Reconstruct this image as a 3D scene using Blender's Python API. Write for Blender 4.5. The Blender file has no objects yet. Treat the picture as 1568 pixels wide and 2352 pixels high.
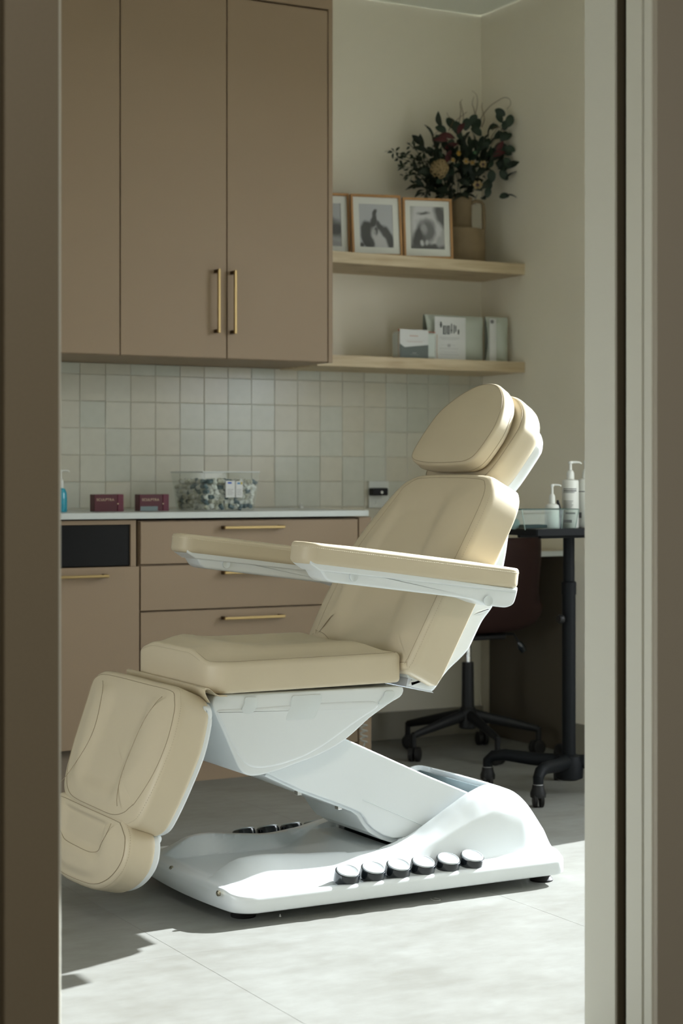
import bpy, bmesh, math, random
from mathutils import Vector, Matrix
random.seed(7)
SC = bpy.context.scene
COL = SC.collection
PI = math.pi

# ------------------------------------------------------------------ camera
F = 4130.0                      # focal length in pixels of the 1568 wide frame
YAW = math.radians(61.2)        # angle between the view axis and the back wall direction (+X)
CA, SA = math.cos(YAW), math.sin(YAW)
HOR, CAMZ = 1095.0, 1.05
cd = bpy.data.cameras.new('camera')
cam = bpy.data.objects.new('camera', cd); COL.objects.link(cam)
cam.location = (0, 0, CAMZ)
cam.rotation_euler = (PI/2, 0, YAW - PI/2)
cd.sensor_fit = 'HORIZONTAL'; cd.sensor_width = 24.0
cd.lens = 24.0*F/1568.0
cd.shift_y = -(1176.0-HOR)/1568.0
cd.clip_start = 0.05
cd.dof.use_dof = True; cd.dof.focus_distance = 4.35; cd.dof.aperture_fstop = 4.6
SC.camera = cam

# ------------------------------------------------------------------ light and exposure
w = bpy.data.worlds.new('world'); SC.world = w; w.use_nodes = True
w.node_tree.nodes['Background'].inputs[0].default_value = (0.90, 0.96, 1.0, 1)
w.node_tree.nodes['Background'].inputs[1].default_value = 4.0
sd = bpy.data.lights.new('sun', 'SUN'); sd.energy = 8.6; sd.angle = math.radians(0.6)
sd.color = (0.95, 1.0, 1.03)
sun = bpy.data.objects.new('sun', sd); COL.objects.link(sun)
sun.rotation_euler = Vector((-1, -0.16, -0.62)).to_track_quat('-Z', 'Y').to_euler()
sun.location = (8, 5.5, 5)
pdn = bpy.data.lights.new('window_portal', 'AREA'); pdn.shape = 'RECTANGLE'; pdn.size = 2.3; pdn.size_y = 1.5
pdn.cycles.is_portal = True
po = bpy.data.objects.new('window_portal', pdn); COL.objects.link(po)
po.location = (4.10, 3.74, 1.24); po.rotation_euler = (0, PI/2, 0)
pd2 = pdn.copy(); pd2.size = 1.15; pd2.size_y = 1.05
po2 = bpy.data.objects.new('window_portal_left', pd2); COL.objects.link(po2)
po2.location = (-0.80, 3.525, 0.925); po2.rotation_euler = (0, -PI/2, 0)
cl = bpy.data.lights.new('corridor_fill', 'AREA'); cl.shape = 'SQUARE'; cl.size = 0.6; cl.energy = 22.0  # added unseen lamp, lifts the dim corridor surfaces
cl.color = (1.0, 0.94, 0.84)
co = bpy.data.objects.new('corridor_fill', cl); COL.objects.link(co)
co.location = (0.6, 0.4, 2.90)
SC.view_settings.view_transform = 'Standard'; SC.view_settings.look = 'None'
SC.view_settings.exposure = 1.0; SC.view_settings.gamma = 1.0
SC.view_settings.use_curve_mapping = False
try:
    SC.cycles.use_denoising = True
    SC.cycles.max_bounces = 12; SC.cycles.diffuse_bounces = 6
    SC.cycles.sample_clamp_indirect = 8.0
except Exception: pass

# ------------------------------------------------------------------ helpers
def ray(px):
    k = (px-784.0)/F
    return CA+SA*k, SA-CA*k
def at(px, py, Y=None, X=None, Z=None):
    """a pixel of the photograph turned into a point on a known plane"""
    dx, dy = ray(px); dz = (HOR-py)/F
    if Y is not None: t = Y/dy
    elif X is not None: t = X/dx
    else: t = (Z-CAMZ)/dz
    return Vector((dx*t, dy*t, CAMZ+dz*t))
def sm(a, b, x):
    t = max(0.0, min(1.0, (x-a)/(b-a))); return t*t*(3-2*t)      # smooth step, works with a > b too
def interp(tab, x):
    """monotone cubic through the table"""
    n = len(tab)
    if x <= tab[0][0]: return tab[0][1]
    if x >= tab[-1][0]: return tab[-1][1]
    k = 0
    while tab[k+1][0] < x: k += 1
    d = lambda i: (tab[i+1][1]-tab[i][1])/(tab[i+1][0]-tab[i][0])
    def m(i):
        if i == 0: return d(0)
        if i == n-1: return d(n-2)
        a, b = d(i-1), d(i)
        return 0.0 if a*b <= 0 else 2*a*b/(a+b)
    h = tab[k+1][0]-tab[k][0]; t = (x-tab[k][0])/h
    return ((2*t**3-3*t*t+1)*tab[k][1]+(t**3-2*t*t+t)*h*m(k)+(-2*t**3+3*t*t)*tab[k+1][1]+(t**3-t*t)*h*m(k+1))

MATS = {}
def mat(name, col, rough=0.5, metal=0.0, noise=0.0, nscale=20.0, bump=0.0, bscale=200.0, spec=0.5, coat=0.0,
        trans=0.0, stretch=None, ior=1.45, alpha=1.0):
    if name in MATS: return MATS[name]
    m = bpy.data.materials.new(name); m.use_nodes = True; nt = m.node_tree; b = nt.nodes['Principled BSDF']
    b.inputs['Base Color'].default_value = (*col, 1); b.inputs['Roughness'].default_value = rough
    b.inputs['Metallic'].default_value = metal; b.inputs['Specular IOR Level'].default_value = spec
    b.inputs['Coat Weight'].default_value = coat; b.inputs['Transmission Weight'].default_value = trans
    b.inputs['IOR'].default_value = ior; b.inputs['Alpha'].default_value = alpha
    tc = nt.nodes.new('ShaderNodeTexCoord')
    src = tc.outputs['Object']
    if stretch:
        mp = nt.nodes.new('ShaderNodeMapping'); mp.inputs['Scale'].default_value = stretch
        nt.links.new(src, mp.inputs['Vector']); src = mp.outputs['Vector']
    if noise > 0:
        n = nt.nodes.new('ShaderNodeTexNoise'); n.inputs['Scale'].default_value = nscale; n.inputs['Detail'].default_value = 5
        nt.links.new(src, n.inputs['Vector'])
        r = nt.nodes.new('ShaderNodeMapRange'); r.inputs['From Min'].default_value = 0.3; r.inputs['From Max'].default_value = 0.7
        r.inputs['To Min'].default_value = 1-noise; r.inputs['To Max'].default_value = 1+noise
        nt.links.new(n.outputs['Fac'], r.inputs['Value'])
        mx = nt.nodes.new('ShaderNodeVectorMath'); mx.operation = 'SCALE'; mx.inputs[0].default_value = col
        nt.links.new(r.outputs['Result'], mx.inputs['Scale']); nt.links.new(mx.outputs['Vector'], b.inputs['Base Color'])
    if bump > 0:
        n2 = nt.nodes.new('ShaderNodeTexNoise'); n2.inputs['Scale'].default_value = bscale; n2.inputs['Detail'].default_value = 3
        nt.links.new(src, n2.inputs['Vector'])
        bp = nt.nodes.new('ShaderNodeBump'); bp.inputs['Strength'].default_value = bump; bp.inputs['Distance'].default_value = 0.001
        nt.links.new(n2.outputs['Fac'], bp.inputs['Height']); nt.links.new(bp.outputs['Normal'], b.inputs['Normal'])
    MATS[name] = m; return m

class MB:
    """collects vertices and faces; build() links them as ONE mesh object"""
    def __init__(s): s.v = []; s.f = []
    def add(s, vs, fs):
        o = len(s.v); s.v += [Vector(v) for v in vs]; s.f += [tuple(i+o for i in f) for f in fs]; return s
    def box(s, x0, x1, y0, y1, z0, z1, M=None):
        vs = [Vector((x, y, z)) for x in (x0, x1) for y in (y0, y1) for z in (z0, z1)]
        if M is not None: vs = [M @ v for v in vs]
        return s.add(vs, [(0,1,3,2),(4,6,7,5),(0,4,5,1),(2,3,7,6),(0,2,6,4),(1,5,7,3)])
    def rings(s, rings, closed=True, cap0=True, cap1=True):
        n = len(rings[0]); vs = [p for r in rings for p in r]; fs = []
        for i in range(len(rings)-1):
            for j in range(n if closed else n-1):
                a, b = i*n+j, i*n+(j+1) % n
                fs.append((a, b, b+n, a+n))
        if cap0: fs.append(tuple(range(n))[::-1])
        if cap1: fs.append(tuple(range((len(rings)-1)*n, len(rings)*n)))
        return s.add(vs, fs)
    def lathe(s, prof, c=(0,0,0), seg=32, M=None):
        c = Vector(c); rg = []
        for r, z in prof:
            ring = [Vector((max(r, 1e-5)*math.cos(2*PI*i/seg), max(r, 1e-5)*math.sin(2*PI*i/seg), z)) for i in range(seg)]
            if M is not None: ring = [M @ p for p in ring]
            rg.append([p+c for p in ring])
        return s.rings(rg)
    def tube(s, pts, r, seg=8, closed=False, rx=None):
        pts = [Vector(p) for p in pts]; n = len(pts); rg = []; prev = None
        rr = r if isinstance(r, (list, tuple)) else [r]*n
        for i, p in enumerate(pts):
            if closed: t = pts[(i+1) % n]-pts[i-1]
            else: t = pts[min(i+1, n-1)]-pts[max(i-1, 0)]
            if t.length < 1e-9: t = Vector((0,0,1))
            t.normalize()
            if prev is None:
                up = Vector((0,0,1)) if abs(t.z) < 0.9 else Vector((1,0,0))
                nrm = (up - t*up.dot(t)).normalized()
            else:
                nrm = prev - t*prev.dot(t)
                nrm = nrm.normalized() if nrm.length > 1e-6 else t.orthogonal().normalized()
            prev = nrm; bn = t.cross(nrm)
            rg.append([p + (nrm*math.cos(2*PI*k/seg) + bn*math.sin(2*PI*k/seg)*(rx or 1))*rr[i] for k in range(seg)])
        if closed:
            rg.append(rg[0]); return s.rings(rg, cap0=False, cap1=False)
        return s.rings(rg)
    def prism(s, poly, y0, y1):
        """poly in X,Z, extruded along Y"""
        return s.rings([[Vector((x, y0, z)) for x, z in poly], [Vector((x, y1, z)) for x, z in poly]])
    def build(s, name, m, parent=None, smooth=False, bevel=0.0, seg=2, sub=0, angle=35, origin=None):
        me = bpy.data.meshes.new(name)
        o = Vector(origin) if origin is not None else Vector((0,0,0))
        me.from_pydata([v-o for v in s.v], [], s.f); me.update()
        bm = bmesh.new(); bm.from_mesh(me)
        bmesh.ops.remove_doubles(bm, verts=bm.verts, dist=2e-6)
        bmesh.ops.recalc_face_normals(bm, faces=bm.faces)
        bm.to_mesh(me); bm.free()
        if m: me.materials.append(m)
        ob = bpy.data.objects.new(name, me); COL.objects.link(ob)
        if parent:
            ob.parent = parent; ob.location = o - WP(parent)
        else: ob.location = o
        if smooth:
            for p in me.polygons: p.use_smooth = True
            try: me.set_sharp_from_angle(angle=math.radians(angle))
            except Exception: pass
        if bevel > 0:
            b = ob.modifiers.new('bevel', 'BEVEL'); b.width = bevel; b.segments = seg; b.limit_method = 'ANGLE'; b.angle_limit = math.radians(30)
            b.harden_normals = False
        if sub:
            q = ob.modifiers.new('sub', 'SUBSURF'); q.levels = sub; q.render_levels = sub
        return ob
def WP(o):
    p = Vector((0,0,0))
    while o: p += o.location; o = o.parent
    return p
def tag(o, label=None, cat=None, group=None, kind=None):
    if label: o['label'] = label
    if cat: o['category'] = cat
    if group: o['group'] = group
    if kind: o['kind'] = kind
    return o
def thing(name, label, cat, loc=(0,0,0), group=None):
    o = bpy.data.objects.new(name, None); COL.objects.link(o); o.location = loc; o.empty_display_size = 0.05
    return tag(o, label, cat, group)
def struct(o, label, kind='structure'):
    return tag(o, label, None, None, kind)
def bx(name, m, parent, x0, x1, y0, y1, z0, z1, bevel=0.0015, **k):
    return MB().box(x0, x1, y0, y1, z0, z1).build(name, m, parent, bevel=bevel, **k)
def dup(root, loc, label=None, rotz=None):
    r = root.copy(); COL.objects.link(r); r.location = loc
    if rotz is not None: r.rotation_euler = (0, 0, rotz)
    if label: r['label'] = label
    for ch in list(root.children):
        c = ch.copy(); COL.objects.link(c); c.parent = r
        for g in list(ch.children):
            d = g.copy(); COL.objects.link(d); d.parent = c
    return r

def rpoly(corners, step=0.012):
    """corners: (u, w, radius), counter-clockwise; returns a dense rounded outline"""
    out = []; n = len(corners)
    for i in range(n):
        P = Vector(corners[i][:2]); A = Vector(corners[i-1][:2]); B = Vector(corners[(i+1) % n][:2]); r = corners[i][2]
        d1 = (A-P).normalized(); d2 = (B-P).normalized()
        ang = math.acos(max(-1, min(1, d1.dot(d2)))); cut = r/math.tan(ang/2)
        s, e = P+d1*cut, P+d2*cut
        c = P + (d1+d2).normalized()*(r/math.sin(ang/2))
        a0 = math.atan2(s.y-c.y, s.x-c.x); a1 = math.atan2(e.y-c.y, e.x-c.x)
        da = (a1-a0+PI) % (2*PI)-PI
        k = max(3, int(abs(da)*r/step)+2)
        for j in range(k+1):
            a = a0+da*j/k; out.append(Vector((c.x+r*math.cos(a), c.y+r*math.sin(a))))
    dense = []
    for i in range(len(out)):
        a, b = out[i], out[(i+1) % len(out)]; L = (b-a).length; k = max(1, int(L/step))
        for j in range(k): dense.append(a+(b-a)*j/k)
    return dense
def spl(pts, step=0.01):
    """closed smooth outline through the points, counter-clockwise"""
    P = [Vector(p) for p in pts]; n = len(P)
    ar = sum(P[i].x*P[(i+1) % n].y-P[(i+1) % n].x*P[i].y for i in range(n))
    if ar < 0: P.reverse()
    out = []
    for i in range(n):
        a, b, c, d = P[i-1], P[i], P[(i+1) % n], P[(i+2) % n]
        k = max(2, int((c-b).length/step))
        for j in range(k):
            t = j/k
            out.append(0.5*((2*b)+(c-a)*t+(2*a-5*b+4*c-d)*t*t+(-a+3*b-3*c+d)*t**3))
    return out
def onormals(ol):
    n = len(ol); r = []
    for i in range(n):
        t = ol[(i+1) % n]-ol[i-1]; t.normalize(); r.append(Vector((t.y, -t.x)))
    return r
class Frame:
    def __init__(s, o, a, n): s.o = Vector(o); s.a = Vector(a).normalized(); s.n = Vector(n).normalized()
    def __call__(s, u, w, t): return s.o + s.a*u + Vector((0, 1, 0))*w + s.n*t
def frame_px(A, B, Y, o_y=0.0):
    """local frame whose u axis runs A to B (pixels at plane Y); n points to the -X side or up"""
    a, b = at(A[0], A[1], Y), at(B[0], B[1], Y)
    d = (b-a).normalized(); n = Vector((d.z, 0, -d.x))
    if n.x > 0.2 or (abs(n.x) < 0.2 and n.z < 0): n = -n
    return Frame(Vector((a.x, 0, a.z)), d, n)
def slab(mb, ol, fr, t0, t1, rt, rb, crown=None, rings=9, nr=5, bow=None, rw=None):
    ns = onormals(ol); c = sum(ol, Vector((0, 0)))/len(ol); rg = []
    rw = rw or (lambda u, w: 1.0)
    def ring(ins, t):
        return [(p-n*ins) for p, n in zip(ol, ns)], t
    lst = []
    lst.append(([c+(p-c)*0.02 for p in ring(rb, 0)[0]], t0, None))
    for i in range(nr+1):
        a = PI/2*i/nr; lst.append((ring(rb*(1-math.sin(a)), 0)[0], t0+rb*(1-math.cos(a)), None))
    lst.append((ring(0, 0)[0], t0+rb+0.004, None)); lst.append((ring(0, 0)[0], t1-rt-0.004, None))
    for i in range(nr+1):
        a = PI/2*i/nr; lst.append(([p-n*rt*rw(p.x, p.y)*(1-math.cos(a)) for p, n in zip(ol, ns)], t1-rt*(1-math.sin(a)), None))
    base = [p-n*rt*rw(p.x, p.y) for p, n in zip(ol, ns)]
    for i in range(1, rings+1):
        s = 1-i/rings*0.985; lst.append(([c+(p-c)*s for p in base], t1, 1-s))
    for ps, t, fr_ in lst:
        rg.append([fr(p.x, p.y, t+(crown(p.x, p.y, fr_) if (crown and fr_ is not None) else 0)+(bow(p.x, p.y) if bow else 0)) for p in ps])
    mb.rings(rg)
def slab_ring(ol, fr, ins, t, bow=None, rw=None):
    ns = onormals(ol); rw = rw or (lambda u, w: 1.0)
    q = [p-n*ins*rw(p.x, p.y) for p, n in zip(ol, ns)]
    return [fr(p.x, p.y, t+(bow(p.x, p.y) if bow else 0)) for p in q]
def stitches(mb, pts, step=0.0065, ln=0.0035, r=0.0007, off=Vector((0,0,0))):
    acc = 0.0
    for a, b in zip(pts, pts[1:]):
        L = (b-a).length
        if L < 1e-6: continue
        d = (b-a)/L; s = (step-acc)
        while s < L:
            p = a+d*s+off; q = p+d*ln
            mb.tube([p, (p+q)/2, q], [r*0.5, r, r*0.5], 4); s += step
        acc = (L-(s-step)) if s-step <= L else 0
        acc = max(0.0, min(step, acc))

# ------------------------------------------------------------------ materials
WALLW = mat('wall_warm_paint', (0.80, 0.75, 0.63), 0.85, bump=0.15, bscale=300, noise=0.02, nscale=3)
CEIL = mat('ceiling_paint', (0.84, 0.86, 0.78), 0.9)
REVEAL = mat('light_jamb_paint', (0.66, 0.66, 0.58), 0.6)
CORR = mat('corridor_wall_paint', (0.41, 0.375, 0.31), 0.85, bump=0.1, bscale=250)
LAM = mat('taupe_laminate', (0.29, 0.208, 0.134), 0.55, noise=0.05, nscale=400, bump=0.08, bscale=600)
LAMB = mat('brown_door_laminate', (0.215, 0.18, 0.125), 0.55, noise=0.05, nscale=300)
POCKETSHADE = mat('pocket_shade_dark', (0.09, 0.075, 0.045), 0.8)
SKIRT = mat('skirting_paint', (0.26, 0.24, 0.19), 0.6)
STONE = mat('white_stone_worktop', (0.56, 0.59, 0.575), 0.3, noise=0.02, nscale=15)
BRASS = mat('brushed_brass', (0.40, 0.29, 0.135), 0.42, 1.0, bump=0.05, bscale=500)
BRASSD = mat('dark_brass', (0.09, 0.05, 0.02), 0.4, 0.8)
GROUT = mat('tile_grout', (0.52, 0.505, 0.42), 0.9, noise=0.05, nscale=60)
LEATH = mat('beige_leather', (0.60, 0.52, 0.378), 0.42, noise=0.015, nscale=8, bump=0.12, bscale=900, spec=0.4)
SEAM = mat('leather_seam', (0.36, 0.295, 0.20), 0.7)
STITCH = mat('cream_thread', (0.78, 0.72, 0.58), 0.6)
WHITE = mat('white_plastic', (0.745, 0.785, 0.80), 0.30, noise=0.01, nscale=4, coat=0.15)
WHITE2 = mat('white_recess_plastic', (0.68, 0.73, 0.74), 0.4)
GREYD = mat('dark_grey_cover', (0.13, 0.17, 0.18), 0.5)
BLACKP = mat('black_plastic', (0.012, 0.012, 0.012), 0.45, spec=0.25, bump=0.1, bscale=500)
BLACKG = mat('black_gloss', (0.01, 0.014, 0.018), 0.12, coat=0.5)
BLACKM = mat('black_powder_metal', (0.006, 0.007, 0.008), 0.55, spec=0.15, bump=0.1, bscale=900)
CHROME = mat('chrome', (0.75, 0.76, 0.77), 0.15, 1.0)
RUBBER = mat('black_rubber', (0.015, 0.014, 0.013), 0.55, spec=0.25)
MAROON = mat('dark_brown_shell', (0.022, 0.009, 0.007), 0.6, spec=0.2)
NICHE = mat('niche_dark_fill', (0.004, 0.004, 0.005), 0.35, spec=0.25)
def floor_mat():
    m = bpy.data.materials.new('grey_stone_vinyl'); m.use_nodes = True; nt = m.node_tree; b = nt.nodes['Principled BSDF']
    tc = nt.nodes.new('ShaderNodeTexCoord'); mp = nt.nodes.new('ShaderNodeMapping'); mp.inputs['Scale'].default_value = (1.0, 1.7, 1)
    mp.inputs['Rotation'].default_value = (0, 0, -0.12)
    nt.links.new(tc.outputs['Object'], mp.inputs['Vector'])
    n1 = nt.nodes.new('ShaderNodeTexNoise'); n1.inputs['Scale'].default_value = 3.2; n1.inputs['Detail'].default_value = 9; n1.inputs['Roughness'].default_value = 0.68
    n2 = nt.nodes.new('ShaderNodeTexNoise'); n2.inputs['Scale'].default_value = 16; n2.inputs['Detail'].default_value = 6
    nt.links.new(mp.outputs[0], n1.inputs['Vector']); nt.links.new(mp.outputs[0], n2.inputs['Vector'])
    ad = nt.nodes.new('ShaderNodeMath'); ad.operation = 'MULTIPLY_ADD'; ad.inputs[1].default_value = 0.35
    nt.links.new(n2.outputs['Fac'], ad.inputs[0]); nt.links.new(n1.outputs['Fac'], ad.inputs[2])
    r = nt.nodes.new('ShaderNodeValToRGB'); r.color_ramp.elements[0].position = 0.50; r.color_ramp.elements[1].position = 0.86
    r.color_ramp.elements[0].color = (0.190, 0.188, 0.167, 1); r.color_ramp.elements[1].color = (0.258, 0.262, 0.243, 1)
    nt.links.new(ad.outputs[0], r.inputs['Fac']); nt.links.new(r.outputs['Color'], b.inputs['Base Color'])
    b.inputs['Roughness'].default_value = 0.5; b.inputs['Specular IOR Level'].default_value = 0.35
    bp = nt.nodes.new('ShaderNodeBump'); bp.inputs['Strength'].default_value = 0.15; bp.inputs['Distance'].default_value = 0.0008
    nt.links.new(ad.outputs[0], bp.inputs['Height']); nt.links.new(bp.outputs[0], b.inputs['Normal'])
    return m
FLOORM = floor_mat()
def wood_mat():
    m = bpy.data.materials.new('pale_knotty_pine'); m.use_nodes = True; nt = m.node_tree; b = nt.nodes['Principled BSDF']
    tc = nt.nodes.new('ShaderNodeTexCoord'); mp = nt.nodes.new('ShaderNodeMapping'); mp.inputs['Scale'].default_value = (1.6, 22, 22)
    nt.links.new(tc.outputs['Object'], mp.inputs['Vector'])
    n = nt.nodes.new('ShaderNodeTexNoise'); n.inputs['Scale'].default_value = 2.2; n.inputs['Detail'].default_value = 6; n.inputs['Distortion'].default_value = 0.8
    nt.links.new(mp.outputs[0], n.inputs['Vector'])
    r = nt.nodes.new('ShaderNodeValToRGB'); r.color_ramp.elements[0].position = 0.3; r.color_ramp.elements[1].position = 0.7
    r.color_ramp.elements[0].color = (0.43, 0.33, 0.20, 1); r.color_ramp.elements[1].color = (0.60, 0.50, 0.34, 1)
    nt.links.new(n.outputs['Fac'], r.inputs['Fac'])
    mp2 = nt.nodes.new('ShaderNodeMapping'); mp2.inputs['Scale'].default_value = (6, 9, 14)
    nt.links.new(tc.outputs['Object'], mp2.inputs['Vector'])
    v = nt.nodes.new('ShaderNodeTexVoronoi'); v.inputs['Scale'].default_value = 0.62; nt.links.new(mp2.outputs[0], v.inputs['Vector'])
    mr = nt.nodes.new('ShaderNodeMapRange'); mr.inputs['From Min'].default_value = 0.05; mr.inputs['From Max'].default_value = 0.28
    mr.inputs['To Min'].default_value = 0.55; mr.inputs['To Max'].default_value = 0
    nt.links.new(v.outputs['Distance'], mr.inputs['Value'])
    mx = nt.nodes.new('ShaderNodeMix'); mx.data_type = 'RGBA'; mx.inputs[7].default_value = (0.25, 0.15, 0.07, 1)
    nt.links.new(mr.outputs[0], mx.inputs[0]); nt.links.new(r.outputs[0], mx.inputs[6]); nt.links.new(mx.outputs[2], b.inputs['Base Color'])
    b.inputs['Roughness'].default_value = 0.55
    return m
PINE = wood_mat()
TILES = [mat('zellige_tile_%s' % n, c, 0.22, noise=0.03, nscale=25, bump=0.25, bscale=12, spec=0.5) for n, c in
         (('pearl', (0.52,0.51,0.43)), ('bone', (0.505,0.485,0.40)), ('mist', (0.49,0.495,0.425)), ('oat', (0.505,0.48,0.39)), ('fog', (0.47,0.48,0.41)))]

# ------------------------------------------------------------------ setting
WB, WR, CZ = 6.21, 4.07, 2.945         # back wall, right wall, ceiling
YF0, YF1 = 2.507, 2.703                # corridor face and room face of the front wall
XL = -0.75                             # left wall of the room
fl = MB().box(XL-0.6, WR+0.15, -2.0, WB+0.12, -0.10, -0.012).build('floor', mat('floor_screed', (0.12, 0.12, 0.11), 0.9))
struct(fl, 'grey stone-look vinyl floor laid in large squares')
xs = [1.60+0.92*i for i in range(-4, 4)]; ys = [3.63+0.92*i for i in range(-7, 4)]
for i in range(len(xs)-1):
    for j in range(len(ys)-1):
        x0, x1 = max(xs[i], XL-0.6), min(xs[i+1], WR); y0, y1 = max(ys[j], -2.0), min(ys[j+1], WB)
        if x1-x0 < 0.02 or y1-y0 < 0.02: continue
        g = 0.00028
        bx('floor_tile', FLOORM, fl, x0+g, x1-g, y0+g, y1-g, -0.012, 0.0, bevel=0.0003, seg=1)
wb = bx('wall_back', WALLW, None, XL, WR+0.1, WB, WB+0.1, 0, CZ, 0); struct(wb, 'warm off-white back wall behind cabinets and shelves')
wy0, wy1, wz0, wz1 = 2.98, 4.41, 0.06, 2.42
wr = MB().box(WR, WR+0.1, YF1, wy0, 0, CZ).box(WR, WR+0.1, wy1, WB, 0, CZ).box(WR, WR+0.1, wy0, wy1, 0, wz0).box(WR, WR+0.1, wy0, wy1, wz1, CZ).build('wall_right', WALLW)
struct(wr, 'warm off-white right wall beside the shelves')
ly0, ly1, lz0, lz1 = 3.00, 4.05, 0.35, 1.50
wl = MB().box(XL-0.1, XL, YF1, ly0, 0, CZ).box(XL-0.1, XL, ly1, WB, 0, CZ).box(XL-0.1, XL, ly0, ly1, 0, lz0).box(XL-0.1, XL, ly0, ly1, lz1, CZ).build('wall_left', WALLW); struct(wl, 'off-white left wall of the room')
ce = MB().box(XL-0.6, WR+0.1, -2.0, WB+0.1, CZ+0.012, CZ+0.1).build('ceiling', CEIL); struct(ce, 'pale plaster ceiling')
bx('ceiling_board', CEIL, ce, XL, WR-0.014, YF1, WB-0.014, CZ, CZ+0.012, 0)
bx('shadow_gap', mat('shadow_gap_grey', (0.24, 0.26, 0.22), 0.9), ce, XL, WR, YF1, WB, CZ+0.010, CZ+0.0125, 0)
# front wall with the doorway: left part, right part, lintel
XR = 2.0
wf = MB()
wf.box(XL-0.6, 0.822, 2.535, YF1, 0, CZ)
wf.box(XL-0.6, WR+0.1, 2.535, YF1, 2.75, CZ)
wf.box(XR+0.9, WR+0.1, YF0, YF1, 0, 2.75).box(XR, XR+0.9, YF0+0.028, 2.579, 0, 2.75).box(XR, XR+0.9, 2.612, YF1, 0, 2.75)
wfo = wf.build('wall_front', REVEAL); struct(wfo, 'wall with the doorway the room is seen through')
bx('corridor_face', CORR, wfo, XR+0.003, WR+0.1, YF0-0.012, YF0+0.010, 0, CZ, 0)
MB().box(XR+0.004, XR+0.88, 2.5795, 2.5825, 0, 2.75).box(XR+0.004, XR+0.88, 2.6085, 2.6115, 0, 2.75).box(XR+0.88, XR+0.90, 2.579, 2.612, 0, 2.75).build('pocket_shade', POCKETSHADE, wfo)  # dark strips paint the shade inside the sliding door pocket
bx('plaster_bead', REVEAL, wfo, XR, XR+0.02, YF0, YF0+0.022, 0, 2.75, 0.001)
bx('corridor_face', LAMB, wfo, XL-0.6, 0.820, 2.52, 2.535, 0, CZ, 0)
t1 = bx('trim_1', LAMB, None, 0.8215, 0.9045, 2.50, 2.668, 0, 2.75, 0.002); struct(t1, 'brown laminate door post at left of the doorway')
t2 = bx('trim_2', REVEAL, None, 0.83, 0.9690, 2.669, 2.700, 0, 2.75, 0.003); struct(t2, 'slim pale door stop behind the brown post')
# corridor shell behind the camera
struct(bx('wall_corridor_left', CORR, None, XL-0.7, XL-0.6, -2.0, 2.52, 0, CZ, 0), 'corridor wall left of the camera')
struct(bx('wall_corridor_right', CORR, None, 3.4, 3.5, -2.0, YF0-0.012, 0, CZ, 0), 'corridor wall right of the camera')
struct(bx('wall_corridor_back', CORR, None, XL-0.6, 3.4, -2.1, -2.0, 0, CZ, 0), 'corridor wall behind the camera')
# window in the right wall, outside the frame: the sun comes through it
wn = thing('window_1', 'tall window in the right wall', None); wn['kind'] = 'structure'
for a in ((WR+0.03, WR+0.08, wy0, wy0+0.04, wz0, wz1), (WR+0.03, WR+0.08, wy1-0.035, wy1, wz0, wz1), (WR+0.03, WR+0.08, wy0, wy1, wz0, wz0+0.04), (WR+0.03, WR+0.08, wy0, wy1, wz1-0.04, wz1)):
    bx('window_frame', REVEAL, wn, *a, 0.002)
wn2 = thing('window_2', 'unseen window added in the left wall for side light', None); wn2['kind'] = 'structure'  # unseen, added and sized for light from the left
for a in ((XL-0.08, XL-0.03, ly0, ly0+0.05, lz0, lz1), (XL-0.08, XL-0.03, ly1-0.05, ly1, lz0, lz1), (XL-0.08, XL-0.03, ly0, ly1, lz0, lz0+0.05), (XL-0.08, XL-0.03, ly0, ly1, lz1-0.05, lz1)):
    bx('window_frame', REVEAL, wn2, *a, 0.002)
# outdoors, added out of view: pale paving for bounce light, two slabs blocking sky
struct(bx('ground', mat('bounce_paving', (0.48, 0.47, 0.44), 0.9), None, -30, 30, -25, 30, -0.4, -0.3, 0), 'unseen paving added outside to bounce light indoors')
tag(bx('sky_blocker', mat('sky_blocker_dark', (0.10, 0.10, 0.09), 0.9), None, WR+0.12, WR+1.2, 2.0, 5.6, 3.05, 3.15, 0), 'unseen flat slab added outside to block high sky', 'sky_blocker')
tag(bx('low_sky_blocker', mat('low_sky_blocker_dark', (0.14, 0.135, 0.12), 0.9), None, WR+4.0, WR+4.2, -6, 14, -0.3, 1.75, 0), 'unseen low slab added outside to block low sky', 'wall')
bb = bx('baseboard_back', SKIRT, None, 3.213, WR, WB-0.014, WB, 0, 0.11, 0.002); struct(bb, 'skirting board along the back wall under the desk')
br = bx('baseboard_right', SKIRT, None, WR-0.014, WR, YF1, 5.598, 0, 0.115, 0.002); struct(br, 'skirting board along the right wall')

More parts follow.
